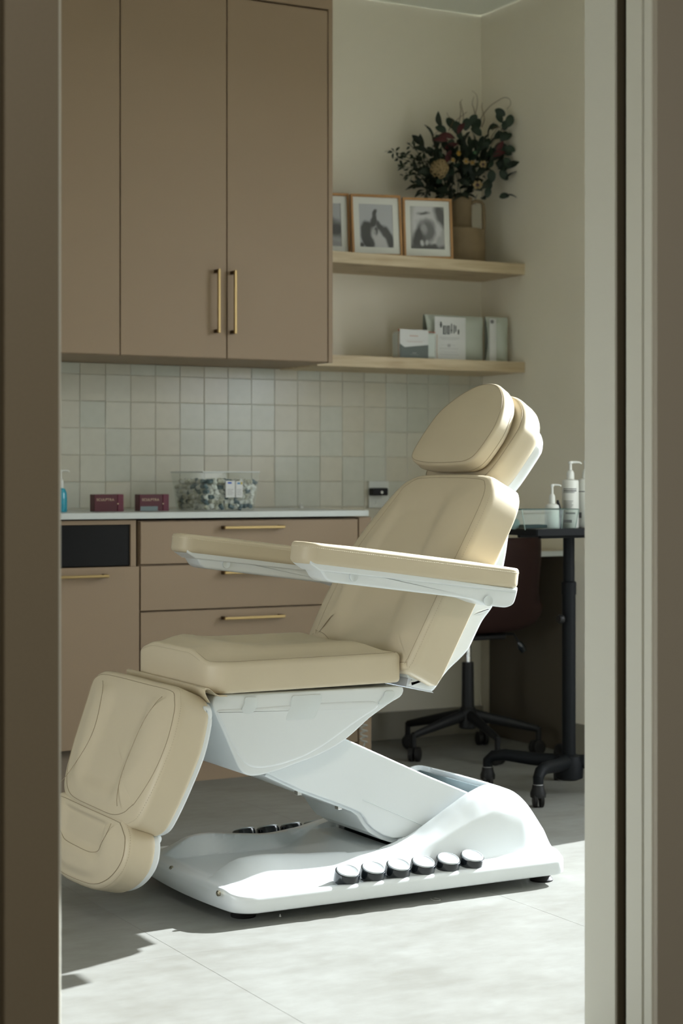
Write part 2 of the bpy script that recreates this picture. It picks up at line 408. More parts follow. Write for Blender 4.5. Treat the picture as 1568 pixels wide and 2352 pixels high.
# splashback tiles: parts of the back wall
tw = 0.0992; tz = 0.0985
bx('tile_grout', GROUT, wb, 1.2, WR-0.002, WB-0.006, WB-0.0001, 0.745, 1.4665, 0)
zl = [1.425-tz*i for i in range(0, 8)]; zr = [(zl[0], 1.4665)]+[(zl[i+1], zl[i]) for i in range(len(zl)-1)]
x = 2.3216-tw*9
while x < WR-0.01:
    for (z0, z1) in zr:
        zz0 = max(z0, 0.934 if x < 3.15 else 0.772)
        if z1-zz0 < 0.02: continue
        if z1 < 0.93 and x < 3.15: continue
        x1 = min(x+tw, WR-0.001)
        p = random.uniform(0.0003, 0.0013); g = 0.0006
        mb = MB(); j = lambda: random.uniform(-0.0004, 0.0004)
        yb = WB-0.006; yf = WB-0.0085-p
        c = [(x+g+j(), zz0+g+j()), (x1-g+j(), zz0+g+j()), (x1-g+j(), z1-g+j()), (x+g+j(), z1-g+j())]
        mb.rings([[Vector((a, yb, b)) for a, b in c], [Vector((a, yf+0.0012+j(), b)) for a, b in c],
                  [Vector(((a-(x+x1)/2)*0.975+(x+x1)/2, yf+j(), (b-(zz0+z1)/2)*0.975+(zz0+z1)/2)) for a, b in c]])
        mb.build('wall_tile', random.choice(TILES), wb, smooth=True, angle=25)
    x += tw

# ------------------------------------------------------------------ upper cabinets
YC = 5.77; ZC0 = 1.467; ZC1 = 2.747
def Xat(px, Y): return at(px, 1000, Y).x
uc = thing('wall_cabinet', 'tall taupe wall cabinet with three doors above the tiled splashback', 'cabinet', (2.5, 6.0, ZC0))
xa, xb_, xc, xd, xe = Xat(276, YC), Xat(521, YC), Xat(752, YC), Xat(764, YC), 1.25
xz = xa-(xb_-xa)
mb = MB().box(xe, xd, YC+0.02, WB, ZC0, CZ-0.02)
mb.build('body', LAM, uc, bevel=0.001)
bx('side_panel', LAM, uc, xc+0.004, xd, YC, YC+0.02, ZC0-0.001, ZC1+0.008, 0.001)
bx('bulkhead_panel', LAM, uc, xe, xd, YC, YC+0.02, ZC1+0.008, CZ-0.02, 0.001)
def bar_handle(parent, p0, p1, out=0.032):
    """square bar handle between p0 and p1 standing proud of a front at p0.y"""
    a, b = Vector(p0), Vector(p1); d = (b-a).normalized(); y = a.y-out; s = 0.005
    ax = 0 if abs(d.x) > 0.5 else 2
    mb = MB()
    if ax == 0: mb.box(a.x, b.x, y-s, y+s, a.z-s, a.z+s)
    else: mb.box(a.x-s, a.x+s, y-s, y+s, a.z, b.z)
    h = mb.build('handle', BRASS, parent, bevel=0.002, origin=(a+b)/2)
    for q in (a+d*0.008, b-d*0.008):
        MB().box(q.x-0.006, q.x+0.006, y+s, a.y, q.z-0.006, q.z+0.006).build('handle_post', BRASSD, h, bevel=0.001, origin=q)
    return h
g = 0.0022
for i, (x0, x1) in enumerate(((xe, xz), (xz, xa), (xa, xb_), (xb_, xc+0.002))):
    if i == 0: x0, x1 = xe, xz
    d = bx('door', LAM, uc, x0+g, x1-g, YC, YC+0.019, ZC0+0.002, ZC1, 0.0008)
    if i == 2:
        a = at(503, 765, YC-0.032); b = at(503, 617, YC-0.032); bar_handle(d, (a.x, YC, a.z), (a.x, YC, b.z))
    if i == 3:
        a = at(540.5, 767, YC-0.032); b = at(540.5, 620, YC-0.032); bar_handle(d, (a.x, YC, a.z), (a.x, YC, b.z))

# ------------------------------------------------------------------ base cabinets and worktop
YB = 5.62; XBE = 3.212
XS = Xat(321, YB)
bc = thing('drawer_cabinet', 'taupe base cabinet with stacked drawers and brass bar handles', 'cabinet', (2.85, 5.9, 0))
MB().box(XS+0.001, XBE-0.052, YB+0.021, WB-0.012, 0.09, 0.902).build('body', LAM, bc, bevel=0.001)
MB().box(XS+0.001, XBE-0.052, YB+0.06, YB+0.09, 0, 0.09).build('plinth', LAM, bc)
bx('end_panel', LAM, bc, XBE-0.050, XBE, YB, WB-0.012, 0, 0.905, 0.001)
XD1 = Xat(822.5, YB)-0.002
zt = at(400, 1193.5, YB).z-0.002
cuts = [(at(322, 1298.3, YB).z+0.0035, zt-0.004), (at(322, 1405.2, YB).z+0.003, at(322, 1298.3, YB).z-0.0035),
        (0.37, at(322, 1405.2, YB).z-0.003), (0.10, 0.364)]
for i, (z0, z1) in enumerate(cuts):
    d = bx('drawer', LAM, bc, XS+0.0035, XD1, YB, YB+0.019, z0, z1, 0.0008)
    hz = z1-0.048 if i != 0 else at(584, 1211, YB-0.03).z
    if i == 1: hz = at(584, 1314, YB-0.03).z
    if i == 2: hz = at(584, 1418, YB-0.03).z
    xa1, xb1 = Xat(515, YB-0.03), Xat(654, YB-0.03)
    bar_handle(d, (xa1, YB, hz), (xb1, YB, hz))
oc = thing('niche_cabinet', 'taupe base cabinet with a black niche above its single door', 'cabinet', (1.9, 5.9, 0))
XN = Xat(301, YB); XO = 1.72
zn0, zn1 = at(200, 1302, YB).z, at(200, 1206, YB).z
MB().box(XO, XS-0.001, YB+0.08, WB-0.012, 0.09, 0.902).box(XN+0.0005, XS-0.012, YB+0.004, YB+0.08, zn0-0.003, 0.905).box(XO, XN+0.001, YB+0.004, YB+0.08, zn1, 0.905).build('body', LAM, oc, bevel=0.0008)
bx('niche_dark', NICHE, oc, XO, XN, YB+0.012, YB+0.079, zn0, zn1, 0.002)  # black block stands in for the dark inside of the open niche
d = bx('door', LAM, oc, XO+0.003, XS-0.002, YB, YB+0.019, 0.148, zn0-0.003, 0.0008)
hz = at(200, 1324.5, YB-0.03).z
bar_handle(d, (Xat(250, YB-0.03)-0.21, YB, hz), (Xat(250, YB-0.03), YB, hz))
MB().box(XO, XS-0.001, YB+0.055, YB+0.079, 0, 0.147).build('plinth', mat('dark_plinth', (0.20, 0.155, 0.11), 0.6), oc)
wt = bx('worktop', STONE, None, 1.45, Xat(846.7, 5.60), 5.60, WB-0.0075, at(300, 1191.8, 5.60).z, at(300, 1177.5, 5.60).z, 0.002)
tag(wt, 'slim white stone worktop running over the taupe base cabinets', 'worktop')
ZW = at(300, 1177.5, 5.60).z
# desk under the shelves
zdk = at(1272, 1265.5, 5.60).z
dk = thing('desk', 'wall desk with a white edged top and dark side panel in the corner', 'desk', (3.65, 5.9, 0))
bx('desk_top', mat('desk_top_laminate', (0.50, 0.44, 0.33), 0.45), dk, XBE+0.002, WR-0.001, 5.603, WB-0.0075, zdk-0.020, zdk, 0.001)
bx('edge_band', STONE, dk, XBE+0.002, WR-0.001, 5.60, 5.603, zdk-0.020, zdk, 0.0005)
bx('side_panel', mat('dark_olive_panel', (0.075, 0.06, 0.04), 0.6), dk, WR-0.020, WR-0.0005, 5.60, WB-0.09, 0, zdk-0.021, 0.001)

# ------------------------------------------------------------------ shelves
YS = 5.893
z1a, z1b = at(1204.5, 606, YS).z, at(1204.5, 631, YS).z
z2a, z2b = at(1204.5, 831.4, YS).z, at(1204.5, 856, YS).z
for z0, z1, lab in ((z1b, z1a, 'upper pale pine shelf carrying the framed photographs and flower jug'), (z2b, z2a, 'lower pale pine shelf carrying the packaged pouches')):
    s = bx('shelf', PINE, None, xd+0.001, WR-0.001, YS, WB-0.0005, z0, z1, 0.002); tag(s, lab, 'shelf', 'pine wall shelves in the corner')
# ------------------------------------------------------------------ the treatment chair
CY = 4.10
ch = thing('treatment_chair', 'cream leather treatment chair with white shell and pedal buttons standing in front of the cabinets', 'treatment chair', (2.27, CY, 0))

# --- base: a sculpted shell built as a height field over a rounded footprint
BX0, BX1, BH, BZ = 1.795, 2.745, 0.322, 0.028
CREST = [(1.79,.078),(1.82,.081),(1.85,.098),(1.90,.122),(1.94,.126),(2.02,.119),(2.11,.111),(2.21,.110),(2.29,.118),(2.35,.136),(2.41,.166),(2.48,.204),(2.54,.234),(2.585,.248),(2.632,.232),(2.678,.197),(2.715,.146),(2.735,.108),(2.745,.09)]
RIDGE = [(1.79,.178),(1.82,.160),(1.86,.145),(1.93,.152),(2.02,.142),(2.11,.138),(2.21,.170),(2.32,.205),(2.8,.205)]
LIP = 0.078
def rr_in(x, a, x0, x1, h, r):
    """distance inside a rounded rectangle (x0..x1, |a|<h)"""
    cx, cw = (x0+x1)/2, (x1-x0)/2
    qx, qy = abs(x-cx)-cw+r, a-h+r
    out = math.hypot(max(qx, 0), max(qy, 0)); ins = min(max(qx, qy), 0)
    return r-(out+ins)
def base_z(x, a):
    zc = interp(CREST, x)
    # hump part
    hd = rr_in(x, a, 1.5, 2.768, 0.262, 0.13)
    if hd <= 0: fh = 0
    elif hd < 0.022: fh = 0.66*sm(-0.004, 0.024, hd)
    else: fh = 0.66+0.34*(1-(1-min(1, (hd-0.022)/0.062))**1.6)
    # ridge part
    ar = interp(RIDGE, x)
    fr_ = 1-sm(ar+0.006, ar+0.110, a)
    k = sm(2.22, 2.42, x)
    f = fr_*(1-k)+fh*k
    z = LIP+(zc-LIP)*f
    z -= 0.010*(1-k)*sm(1.86, 1.95, x)*math.exp(-((a-0.262)/0.03)**2)
    # centre channel
    depth = (zc-0.074)*(1-sm(2.14, 2.30, x))*sm(1.815, 1.86, x)
    z -= depth*(1-sm(ar-0.020, ar-0.005, a))
    z -= 0.009*sm(0.25, 0.31, a)
    z -= 0.006*(1-k)*sm(1.86, 1.93, x)*math.exp(-((a-0.275)/0.018)**2)
    # well for the lifting arm
    if x > 2.30:
        wd = rr_in(x, a, 2.325, 2.605, 0.170, 0.03)
        z = z+(0.066-z)*sm(0.0, 0.007, wd)
    if x > 2.18 and a < 0.166:
        z = min(z, 0.105) if x < 2.33 else z
    return z
NU, NV = 250, 170
def fu(i):
    t = i/NU; return t
rows = []
for i in range(NU+1):
    t = i/NU
    xx = BX0+(BX1-BX0)*(t+0.0*math.sin(t))
    d0 = min(xx-BX0, BX1-xx); r = 0.06 if xx-BX0 < BX1-xx else 0.035
    hw = BH if d0 >= r else BH-r+math.sqrt(max(0, r*r-(r-d0)**2))
    row = []
    for j in range(NV+1):
        q = -1+2*j/NV; q = math.copysign(1-(1-abs(q))**1.08, q)
        a = abs(q)*hw; x = xx
        bul = 0.018*(1-q*q); sL = 1-sm(0, 0.3, t)
        x -= bul*sL
        x += 0.055*(1-q*q)*sm(0.76, 1, t)
        ex = x if sL == 0 else xx
        z = base_z(xx, a)
        e = min(hw-a, d0); rr = 0.012
        if e < rr: z = z-rr+math.sqrt(max(0, rr*rr-(rr-e)**2))
        row.append(Vector((x, CY+q*hw, z)))
    rows.append(row)
mb = MB(); W_ = NV+1
vs = [p for r_ in rows for p in r_]; fs = []
for i in range(NU):
    for j in range(NV): fs.append((i*W_+j, (i+1)*W_+j, (i+1)*W_+j+1, i*W_+j+1))
bd = [i for i in range(W_)]+[k*W_+NV for k in range(1, NU+1)]+[NU*W_+j for j in range(NV-1, -1, -1)]+[k*W_ for k in range(NU-1, 0, -1)]
n0 = len(vs)
for q in (0.35, 1.0):
    vs += [Vector((vs[b].x, vs[b].y, vs[b].z+(BZ+0.004-vs[b].z)*q)) for b in bd]
cc = Vector((2.27, CY, 0))
vs += [Vector((vs[b].x+(cc.x-vs[b].x)*0.012, vs[b].y+(cc.y-vs[b].y)*0.012, BZ)) for b in bd]
N = len(bd)
for k in range(N):
    l = (k+1) % N
    fs.append((bd[k], bd[l], n0+l, n0+k))
    fs.append((n0+k, n0+l, n0+N+l, n0+N+k))
    fs.append((n0+N+k, n0+N+l, n0+2*N+l, n0+2*N+k))
fs.append(tuple(n0+2*N+k for k in range(N)))
mb.add(vs, fs)
base = mb.build('base', WHITE, ch, smooth=True, angle=60)
# dark liner of the well
MB().box(2.335, 2.595, CY-0.160, CY+0.160, 0.0675, 0.069).build('well_liner', GREYD, base)
MB().box(2.5885, 2.5935, CY-0.163, CY+0.163, 0.0675, 0.237).build('well_liner', GREYD, base)
for sy in (-1, 1):
    MB().prism([(2.345, 0.068), (2.36, 0.126), (2.41, 0.153), (2.48, 0.191), (2.54, 0.222), (2.588, 0.237), (2.588, 0.068)], CY+sy*0.1585, CY+sy*0.1640).build('well_liner', GREYD, base)
bx('hinge_block', GREYD, base, 2.50, 2.580, CY-0.150, CY+0.150, 0.069, 0.130, 0.01)
for (px_, py_) in ((567, 2108), (1261, 2024), (395, 2011)):
    p = at(px_, py_, Z=0.0); sgn = 1 if p.y < CY else -1
    p.y += 0.02*sgn; p.x = min(p.x, 2.71)
    MB().lathe([(0.030, 0), (0.031, 0.004), (0.024, 0.012), (0.012, 0.014), (0.012, 0.030)], (p.x, p.y, 0), 28).build('levelling_foot', RUBBER, ch, smooth=True, origin=(p.x, p.y, 0))
MB().lathe([(0.030, 0), (0.031, 0.004), (0.024, 0.012), (0.012, 0.014), (0.012, 0.030)], (2.70, 4.33, 0), 28).build('levelling_foot', RUBBER, ch, smooth=True, origin=(2.70, 4.33, 0))
for i, px_ in enumerate((797, 856, 914, 971, 1028, 1083)):
    for side in (-1, 1):
        x = at(px_, 2000, 3.812).x; y = CY+side*0.286
        R = Matrix.Rotation(math.radians(-19*side), 4, 'X')
        c = (x, y, LIP+0.003)
        b1 = MB().lathe([(0.0318, -0.012), (0.0318, 0.006), (0.0305, 0.0135), (0.0285, 0.0145), (0.020, 0.0145)], c, 36, M=R).build('pedal_button', BLACKG, ch, smooth=True, origin=c, angle=40)
        MB().lathe([(0.0278, 0.0140), (0.0278, 0.0165), (0.0268, 0.0178), (0.0255, 0.0180), (0.0245, 0.0172), (0.0001, 0.0174)], c, 36, M=R).build('button_cap', mat('satin_silver_cap', (0.52, 0.56, 0.58), 0.4, 0.15), b1, smooth=True, origin=c, angle=40)
for (px_, py_) in ((392.5, 1995), (500.5, 2052)):
    p = at(px_, py_, X=BX0-0.012)
    MB().lathe([(0.007, -0.004), (0.007, 0.001), (0.005, 0.003), (0.0025, 0.003), (0.002, 0.001)], p, 20, M=Matrix.Rotation(-PI/2, 4, 'Y')).build('screw', mat('screw_steel', (0.30, 0.27, 0.2), 0.35, 0.9), ch, smooth=True, origin=p)

# --- lifting arm
AY0, AY1 = 3.945, 4.255
def pxpoly(lst, Y): return [(at(a, b, Y).x, at(a, b, Y).z) for a, b in lst]
arm_pl = pxpoly([(640,1700),(796,1698),(980,1781),(1077,1821),(1085,1850),(1030,1890),(975,1915),(936,1925),(903,1926),(880,1919),(858,1905),(846,1893),(838,1879),(829,1868),(818,1862),(760,1839),(694,1815.5),(607,1774)], AY0)
arm = MB().prism(arm_pl, AY0, AY0+0.012).build('arm_cover', WHITE, ch, bevel=0.004, seg=3)
arm_pl2 = pxpoly([(660,1705),(796,1700),(980,1783),(1077,1824),(1082,1860),(1030,1905),(965,1928),(905,1938),(880,1930),(852,1914),(838,1897),(824,1875),(812,1866),(694,1822),(612,1785)], AY0)
dz_ = 0.0
MB().prism(arm_pl2, AY0+0.012, AY1-0.012).build('lifting_arm', WHITE, ch, bevel=0.004, seg=2)
MB().prism(arm_pl, AY1-0.012, AY1).build('arm_cover', WHITE, ch, bevel=0.004, seg=3)
p0, p1 = at(833, 1837, AY0-0.0004), at(971, 1896, AY0-0.0004)
MB().tube([p0, p1], 0.0009, 5).build('cover_joint', WHITE2, ch)
for q in ((688, 1816), (781, 1849)):
    p = at(*q, AY0+0.02)
    MB().box(p.x-0.006, p.x+0.006, p.y, p.y+0.018, p.z-0.012, p.z).build('clip', CHROME, ch, bevel=0.001, origin=p)

# --- seat housing: boat shaped shell under the seat
HY0, HY1 = 3.872, 4.318
hp = pxpoly([(489,1597),(489,1628),(514,1683),(545,1757),(553,1772),(562,1780),(577,1783.5),(598,1781),(612,1777.6),(645,1768),(681,1753.5),(715,1742),(750,1726),(775,1712),(795,1698.4),(819,1677.7),(848,1650),(881,1626),(905,1609),(918,1603.5),(928,1597),(929,1576)], HY0)
def loft_y(mb, poly, ys, cxy=None):
    """profile in X,Z lofted along Y; ys: (y, inset)"""
    pl = [Vector(p) for p in poly]
    area = sum(pl[i].x*pl[(i+1) % len(pl)].y-pl[(i+1) % len(pl)].x*pl[i].y for i in range(len(pl)))
    if area < 0: pl.reverse()
    ns = onormals(pl); rg = []
    for y, ins in ys:
        rg.append([Vector(((p-n*ins).x, y, (p-n*ins).y)) for p, n in zip(pl, ns)])
    mb.rings(rg)
def densify(poly, step=0.012):
    out = []
    for i in range(len(poly)):
        a = Vector(poly[i]); b = Vector(poly[(i+1) % len(poly)]); k = max(1, int((b-a).length/step))
        for j in range(k): out.append(a+(b-a)*j/k)
    return out
def smoothp(poly, it=2):
    pl = [Vector(p) for p in poly]
    for _ in range(it):
        n = len(pl); pl = [(pl[i-1]+pl[i]*2+pl[(i+1) % n])/4 for i in range(n)]
    return pl
def yround(y0, y1, r, n=5):
    a = [(y0+r*(1-math.sin(PI/2*i/n)), r*(1-math.cos(PI/2*i/n))) for i in range(n, -1, -1)]
    b = [(y1-r*(1-math.sin(PI/2*i/n)), r*(1-math.cos(PI/2*i/n))) for i in range(0, n+1)]
    return a+b
hpd = smoothp(densify(hp, 0.008), 2)
mb = MB(); loft_y(mb, hpd, yround(HY0, HY1, 0.005, 4)); house = mb.build('seat_housing', WHITE, ch, smooth=True, angle=50)
# raised side panel with rounded outline and its stepped ledge
pan = pxpoly([(491,1629),(514,1629),(560,1627),(575,1627),(650,1621),(740,1614),(860,1609),(876,1616),(870,1626),(845,1640),(812,1662),(775,1690),(735,1718),(690,1742),(640,1758),(600,1765),(575,1764),(560,1755),(548,1738),(532,1710),(516,1678)], HY0)
mb = MB(); loft_y(mb, smoothp(densify(pan, 0.008), 4), [(HY0-0.0035, 0.007), (HY0-0.003, 0.004), (HY0-0.001, 0.0008), (HY0+0.001, 0.0)]); mb.build('side_bulge', WHITE, house, smooth=True, angle=60)
for lst in ([(561,1600),(590,1600),(589,1620),(584,1633),(573,1641),(560,1640),(552,1632),(553,1625),(559,1620)],
            [(670,1597),(738,1594),(737,1610),(726,1640),(720,1652),(653,1656),(655,1645),(665,1622)],
            [(882,1586),(905,1586),(906,1597),(893,1612),(876,1620),(867,1619),(869,1610),(879,1600)]):
    mb = MB(); loft_y(mb, smoothp(densify(pxpoly(lst, HY0), 0.004), 2), [(HY0-0.0042, 0.003), (HY0-0.0036, 0.0008), (HY0+0.001, 0.0)]); mb.build('moulded_recess', WHITE2, house, smooth=True, angle=60)
# ledge along the top
ld = pxpoly([(490,1596),(929,1577),(929,1584),(490,1603)], HY0)

# --- cushions
def cushion(name, ol, fr, t0, t1, rt, rb, crown=None, parent=ch, label=None, bow=None, m=None):
    mb = MB(); slab(mb, ol, fr, t0, t1, rt, rb, crown, bow=bow)
    o = mb.build(name, m or LEATH, parent, smooth=True, angle=70)
    return o
def seam(parent, pts, r=0.0008, closed=True, m=None, name='seam'):
    return MB().tube(pts, r, 6, closed=closed).build(name, m or SEAM, parent, smooth=True)
# seat
SX0, SX1 = 1.765, 2.293; SY0, SY1 = 3.845, 4.335; SZ0, SZ1 = 0.537, 0.612
fs_ = Frame((0, 0, 0), (1, 0, 0), (0, 0, 1))
ol = rpoly([(SX0, SY0, 0.055), (SX1, SY0+0.01, 0.02), (SX1, SY1-0.01, 0.02), (SX0, SY1, 0.07)])
def crown_seat(u, w, f):
    a = abs(w-4.09)/0.245
    bol = 0.026*sm(0.0, 0.35, f)
    dish = -0.012*sm(0.55, 0.15, a)*sm(0.1, 0.5, f)*sm(SX0+0.05, SX0+0.25, u)
    return bol+dish
def bow_top(u, w):
    a = abs(w-4.09)/0.245
    return 0.024*(1-sm(SX0, SX0+0.20, u))*(1-sm(0.40, 0.92, a))
mb = MB(); ns = onormals(ol); rg = []
cen = sum(ol, Vector((0, 0)))/len(ol)
for k in range(6):
    a = PI/2*k/5; rg.append([fs_((p-n*0.010*(1-math.sin(a))).x, (p-n*0.010*(1-math.sin(a))).y, SZ0+0.010*(1-math.cos(a))) for p, n in zip(ol, ns)])
for k in range(7):
    a = PI/2*k/6; ins = 0.014*(1-math.cos(a)); hh = SZ1-0.014*(1-math.sin(a))
    rg.append([fs_((p-n*ins).x, (p-n*ins).y, hh+bow_top((p-n*ins).x, (p-n*ins).y)*sm(0, 0.6, k/6)) for p, n in zip(ol, ns)])
b2 = [(p-n*0.014) for p, n in zip(ol, ns)]
for k in range(1, 14):
    s = 1-k/13*0.985; f = 1-s
    q = [cen+(p-cen)*s for p in b2]
    rg.append([fs_(p.x, p.y, SZ1+bow_top(p.x, p.y)+crown_seat(p.x, p.y, f)) for p in q])
mb.rings(rg); seat = mb.build('seat_cushion', LEATH, ch, smooth=True, angle=70)
sp = [fs_((p-n*0.0105).x, (p-n*0.0105).y, SZ1-0.0004+bow_top(p.x, p.y)*0.95) for p, n in zip(ol, ns)]
seam(seat, sp)
mb = MB(); stitches(mb, [p+Vector((0, 0, -0.004)) for p in [fs_((p-n*0.002).x, (p-n*0.002).y, SZ1-0.004+bow_top(p.x, p.y)*0.9) for p, n in zip(ol, ns)]], ln=0.003, r=0.0005); tag(mb.build('stitching', SEAM, seat), kind='stuff')
# thin leather flap between seat and leg rest
fp = pxpoly([(520,1597),(503,1597.5),(494,1593),(487,1587),(480,1581.5),(473,1580),(468,1583),(469,1591),(473,1600),(480,1612)], 3.842)
mb = MB(); rg = []
for y in [3.842+0.48*i/10 for i in range(11)]:
    up = [Vector((x, y, z)) for x, z in fp]
    dn = [Vector((x+0.0035, y, z-0.0035)) for x, z in fp][::-1]
    rg.append(up+dn)
mb.rings(rg); mb.build('leather_flap', LEATH, ch, smooth=True, angle=60)

# backrest
fb = frame_px((935, 1496), (1113, 1092), 3.83)
BL = (at(1113, 1092, 3.83)-at(935, 1496, 3.83)).length
BY0, BY1 = 3.822, 4.382
olb = spl([(-.045,3.86),(-.03,3.826),(.0,3.815),(.105,3.797),(.26,3.782),(.382,3.782),(.45,3.793),(.49,3.82),(.507,3.86),(.512,4.0),(.510,4.15),(.502,4.21),(.478,4.262),(.391,4.318),(.275,4.368),(.148,4.393),(.04,4.405),(-.01,4.402),(-.038,4.37),(-.045,4.30),(-.045,4.1)])
def crown_back(u, w, f):
    a = abs(w-CY)/0.28
    return 0.012*sm(0, 0.3, f)-0.020*(1-sm(0.36, 0.62, a))*sm(0.08, 0.35, f)
def bow_back(u, w): return -0.012*((u-BL/2)/(BL/2))**2
mb = MB(); rwb = lambda u, w: 1.0+2.3*sm(4.16, 4.33, w)
slab(mb, olb, fb, -0.105, 0.0, 0.022, 0.008, crown_back, rings=16, bow=bow_back, rw=rwb)
back = mb.build('backrest_cushion', LEATH, ch, smooth=True, angle=70)
ring = slab_ring(olb, fb, 0.019, -0.0004, bow_back, rw=rwb)
seam(back, ring)
mb = MB(); r2 = slab_ring(olb, fb, 0.004, -0.0085, bow_back, rw=rwb); stitches(mb, r2, ln=0.003, r=0.0005); tag(mb.build('stitching', SEAM, back), kind='stuff')
# back shell
shp = pxpoly([(953,1547),(932,1576),(960,1584),(994.5,1591.5),(1000,1587),(1006,1578),(1019,1556),(1035,1537),(1057,1517),(1079.6,1493),(1096,1457),(1111,1426),(1135,1395),(1151,1350),(1161,1297),(1166,1270),(1170,1240),(1174,1215),(1178,1197),(1181,1175),(1180,1163),(1174,1150),(1170,1142),(1160,1135),(1142,1150),(1130,1185),(1095,1280),(1045,1378),(1000,1463),(965,1520),(945,1535)], 3.865)
mb = MB(); loft_y(mb, smoothp(densify(shp, 0.008), 2), yround(3.865, 4.335, 0.012, 4)); shell = mb.build('backrest_shell', WHITE, ch, smooth=True, angle=50)
# flange between cushion and shell, with an outline step
fl_ = pxpoly([(953,1546),(990,1531),(1028,1464),(1072,1379),(1120,1294),(1158,1200),(1163,1190),(1166,1200),(1160,1240),(1140,1290),(1115,1340),(1070,1420),(1030,1488),(1005,1532),(975,1552)], 3.858)
mb = MB(); loft_y(mb, smoothp(densify(fl_, 0.008), 2), yround(3.850, 4.350, 0.006, 3)); mb.build('shell_flange', WHITE, shell, smooth=True, angle=50)
MB().prism(pxpoly([(932,1536),(953,1547),(992,1531),(1002,1556),(958,1566),(936,1556)], 3.866), 3.866, 4.33).build('shell_lip', WHITE, shell)
sk = pxpoly([(931,1577),(994,1591.5),(953,1548),(938,1545)], 3.872)
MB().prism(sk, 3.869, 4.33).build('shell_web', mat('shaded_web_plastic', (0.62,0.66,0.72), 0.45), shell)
for lst in ([(1092,1402),(1110,1399),(1124,1396),(1115,1407),(1098,1412),(1085,1412)], [(1033,1462),(1041,1466),(1030,1480),(1020,1494),(1014,1498),(1018,1486)]):
    mb = MB(); loft_y(mb, smoothp(densify(pxpoly(lst, 3.865), 0.004), 2), [(3.8615, 0.003), (3.8625, 0.0008), (3.870, 0.0)]); mb.build('moulded_boss', WHITE, shell, smooth=True, angle=60)

# headrest: front pillow, rear cushion, white shell
ha = Vector((0.575, 0, 0.818)).normalized(); hn = Vector((-ha.z, 0, ha.x))
fh_ = Frame((2.635, 0, 1.198), ha, hn)
def D_outline(hu0, hu1, hw, rb, um=-0.01, c=4.11):
    """flat bottom with rounded corners, straight lower sides, elliptical top"""
    pts = [(hu0, c-hw*0.45), (hu0, c-hw*0.72), (hu0+rb*0.25, c-hw+rb*0.45), (hu0+rb, c-hw+0.010)]
    for i in range(0, 13):
        a = PI*i/12; pts.append((um+(hu1-um)*math.sin(a), c-hw*math.cos(a)))
    pts += [(hu0+rb, c+hw-0.010), (hu0+rb*0.25, c+hw-rb*0.45), (hu0, c+hw*0.72), (hu0, c+hw*0.45), (hu0, c)]
    return spl(pts, 0.008)
olp = spl([(-.140,4.067),(-.138,4.02),(-.134,3.983),(-.115,3.952),(-.067,3.938),(-.01,3.937),(.055,3.962),(.102,4.007),(.129,4.063),(.132,4.131),(.114,4.186),(.081,4.237),(.032,4.276),(-.046,4.288),(-.104,4.283),(-.126,4.256),(-.137,4.193),(-.140,4.13)], 0.008)
def crown_p(u, w, f): return 0.012*(1-(1-f)**2)
mb = MB(); slab(mb, olp, fh_, -0.052, 0.0, 0.010, 0.018, crown_p, rings=8)
pil = mb.build('headrest_pillow', LEATH, ch, smooth=True, angle=70)
seam(pil, slab_ring(olp, fh_, 0.006, 0.0))
seam(pil, slab_ring(olp, fh_, 0.0, -0.034), r=0.0007)
olr = D_outline(-0.150, 0.137, 0.185, 0.06, 0.0, 4.105)
mb = MB(); slab(mb, olr, fh_, -0.140, -0.058, 0.014, 0.034, crown_p, rings=8)
rc = mb.build('headrest_cushion', LEATH, ch, smooth=True, angle=70)
seam(rc, slab_ring(olr, fh_, 0.008, -0.0585))
ols = D_outline(-0.150, 0.100, 0.168, 0.06, 0.0, 4.105)
mb = MB(); slab(mb, ols, fh_, -0.170, -0.128, 0.006, 0.022, None, rings=5)
hs = mb.build('headrest_shell', WHITE, ch, smooth=True, angle=60)
nk = pxpoly([(1195,1103),(1186,1102),(1174,1117),(1165,1140),(1120,1150),(1130,1120),(1170,1085),(1200,1050)], 3.98)
MB().prism(nk, 3.98, 4.22).build('headrest_bracket', WHITE, hs, bevel=0.008, seg=3)

# leg rest
fl2 = frame_px((407, 1591), (292, 1872), 3.855)
LL = (at(292, 1872, 3.855)-at(407, 1591, 3.855)).length
oll = spl([(-.016,3.90),(-.008,3.862),(.006,3.846),(.034,3.820),(.11,3.792),(.2,3.791),(.27,3.800),(.306,3.815),(.325,3.85),(.330,3.90),(.330,4.05),(.329,4.17),(.324,4.25),(.305,4.30),(.26,4.330),(.168,4.353),(.08,4.374),(.04,4.385),(.012,4.382),(-.008,4.35),(-.014,4.30),(-.016,4.2),(-.016,4.05)])
def crown_leg(u, w, f):
    a = abs(w-4.09)/0.245
    return 0.012*sm(0, 0.3, f)-0.016*(1-sm(0.35, 0.62, a))*sm(0.08, 0.4, f)
mb = MB(); rwl = lambda u, w: 1.0+2.1*sm(0.16, 0.31, u)*(math.exp(-((w-3.82)/0.07)**2)+0.6*math.exp(-((w-4.31)/0.07)**2))
slab(mb, oll, fl2, -0.090, 0.0, 0.020, 0.014, crown_leg, rings=14, rw=rwl)
leg = mb.build('leg_rest_cushion', LEATH, ch, smooth=True, angle=70)
seam(leg, slab_ring(oll, fl2, 0.015, -0.0002, rw=rwl))
mb = MB(); stitches(mb, slab_ring(oll, fl2, 0.003, -0.0095, rw=rwl), ln=0.003, r=0.0005); tag(mb.build('stitching', SEAM, leg), kind='stuff')
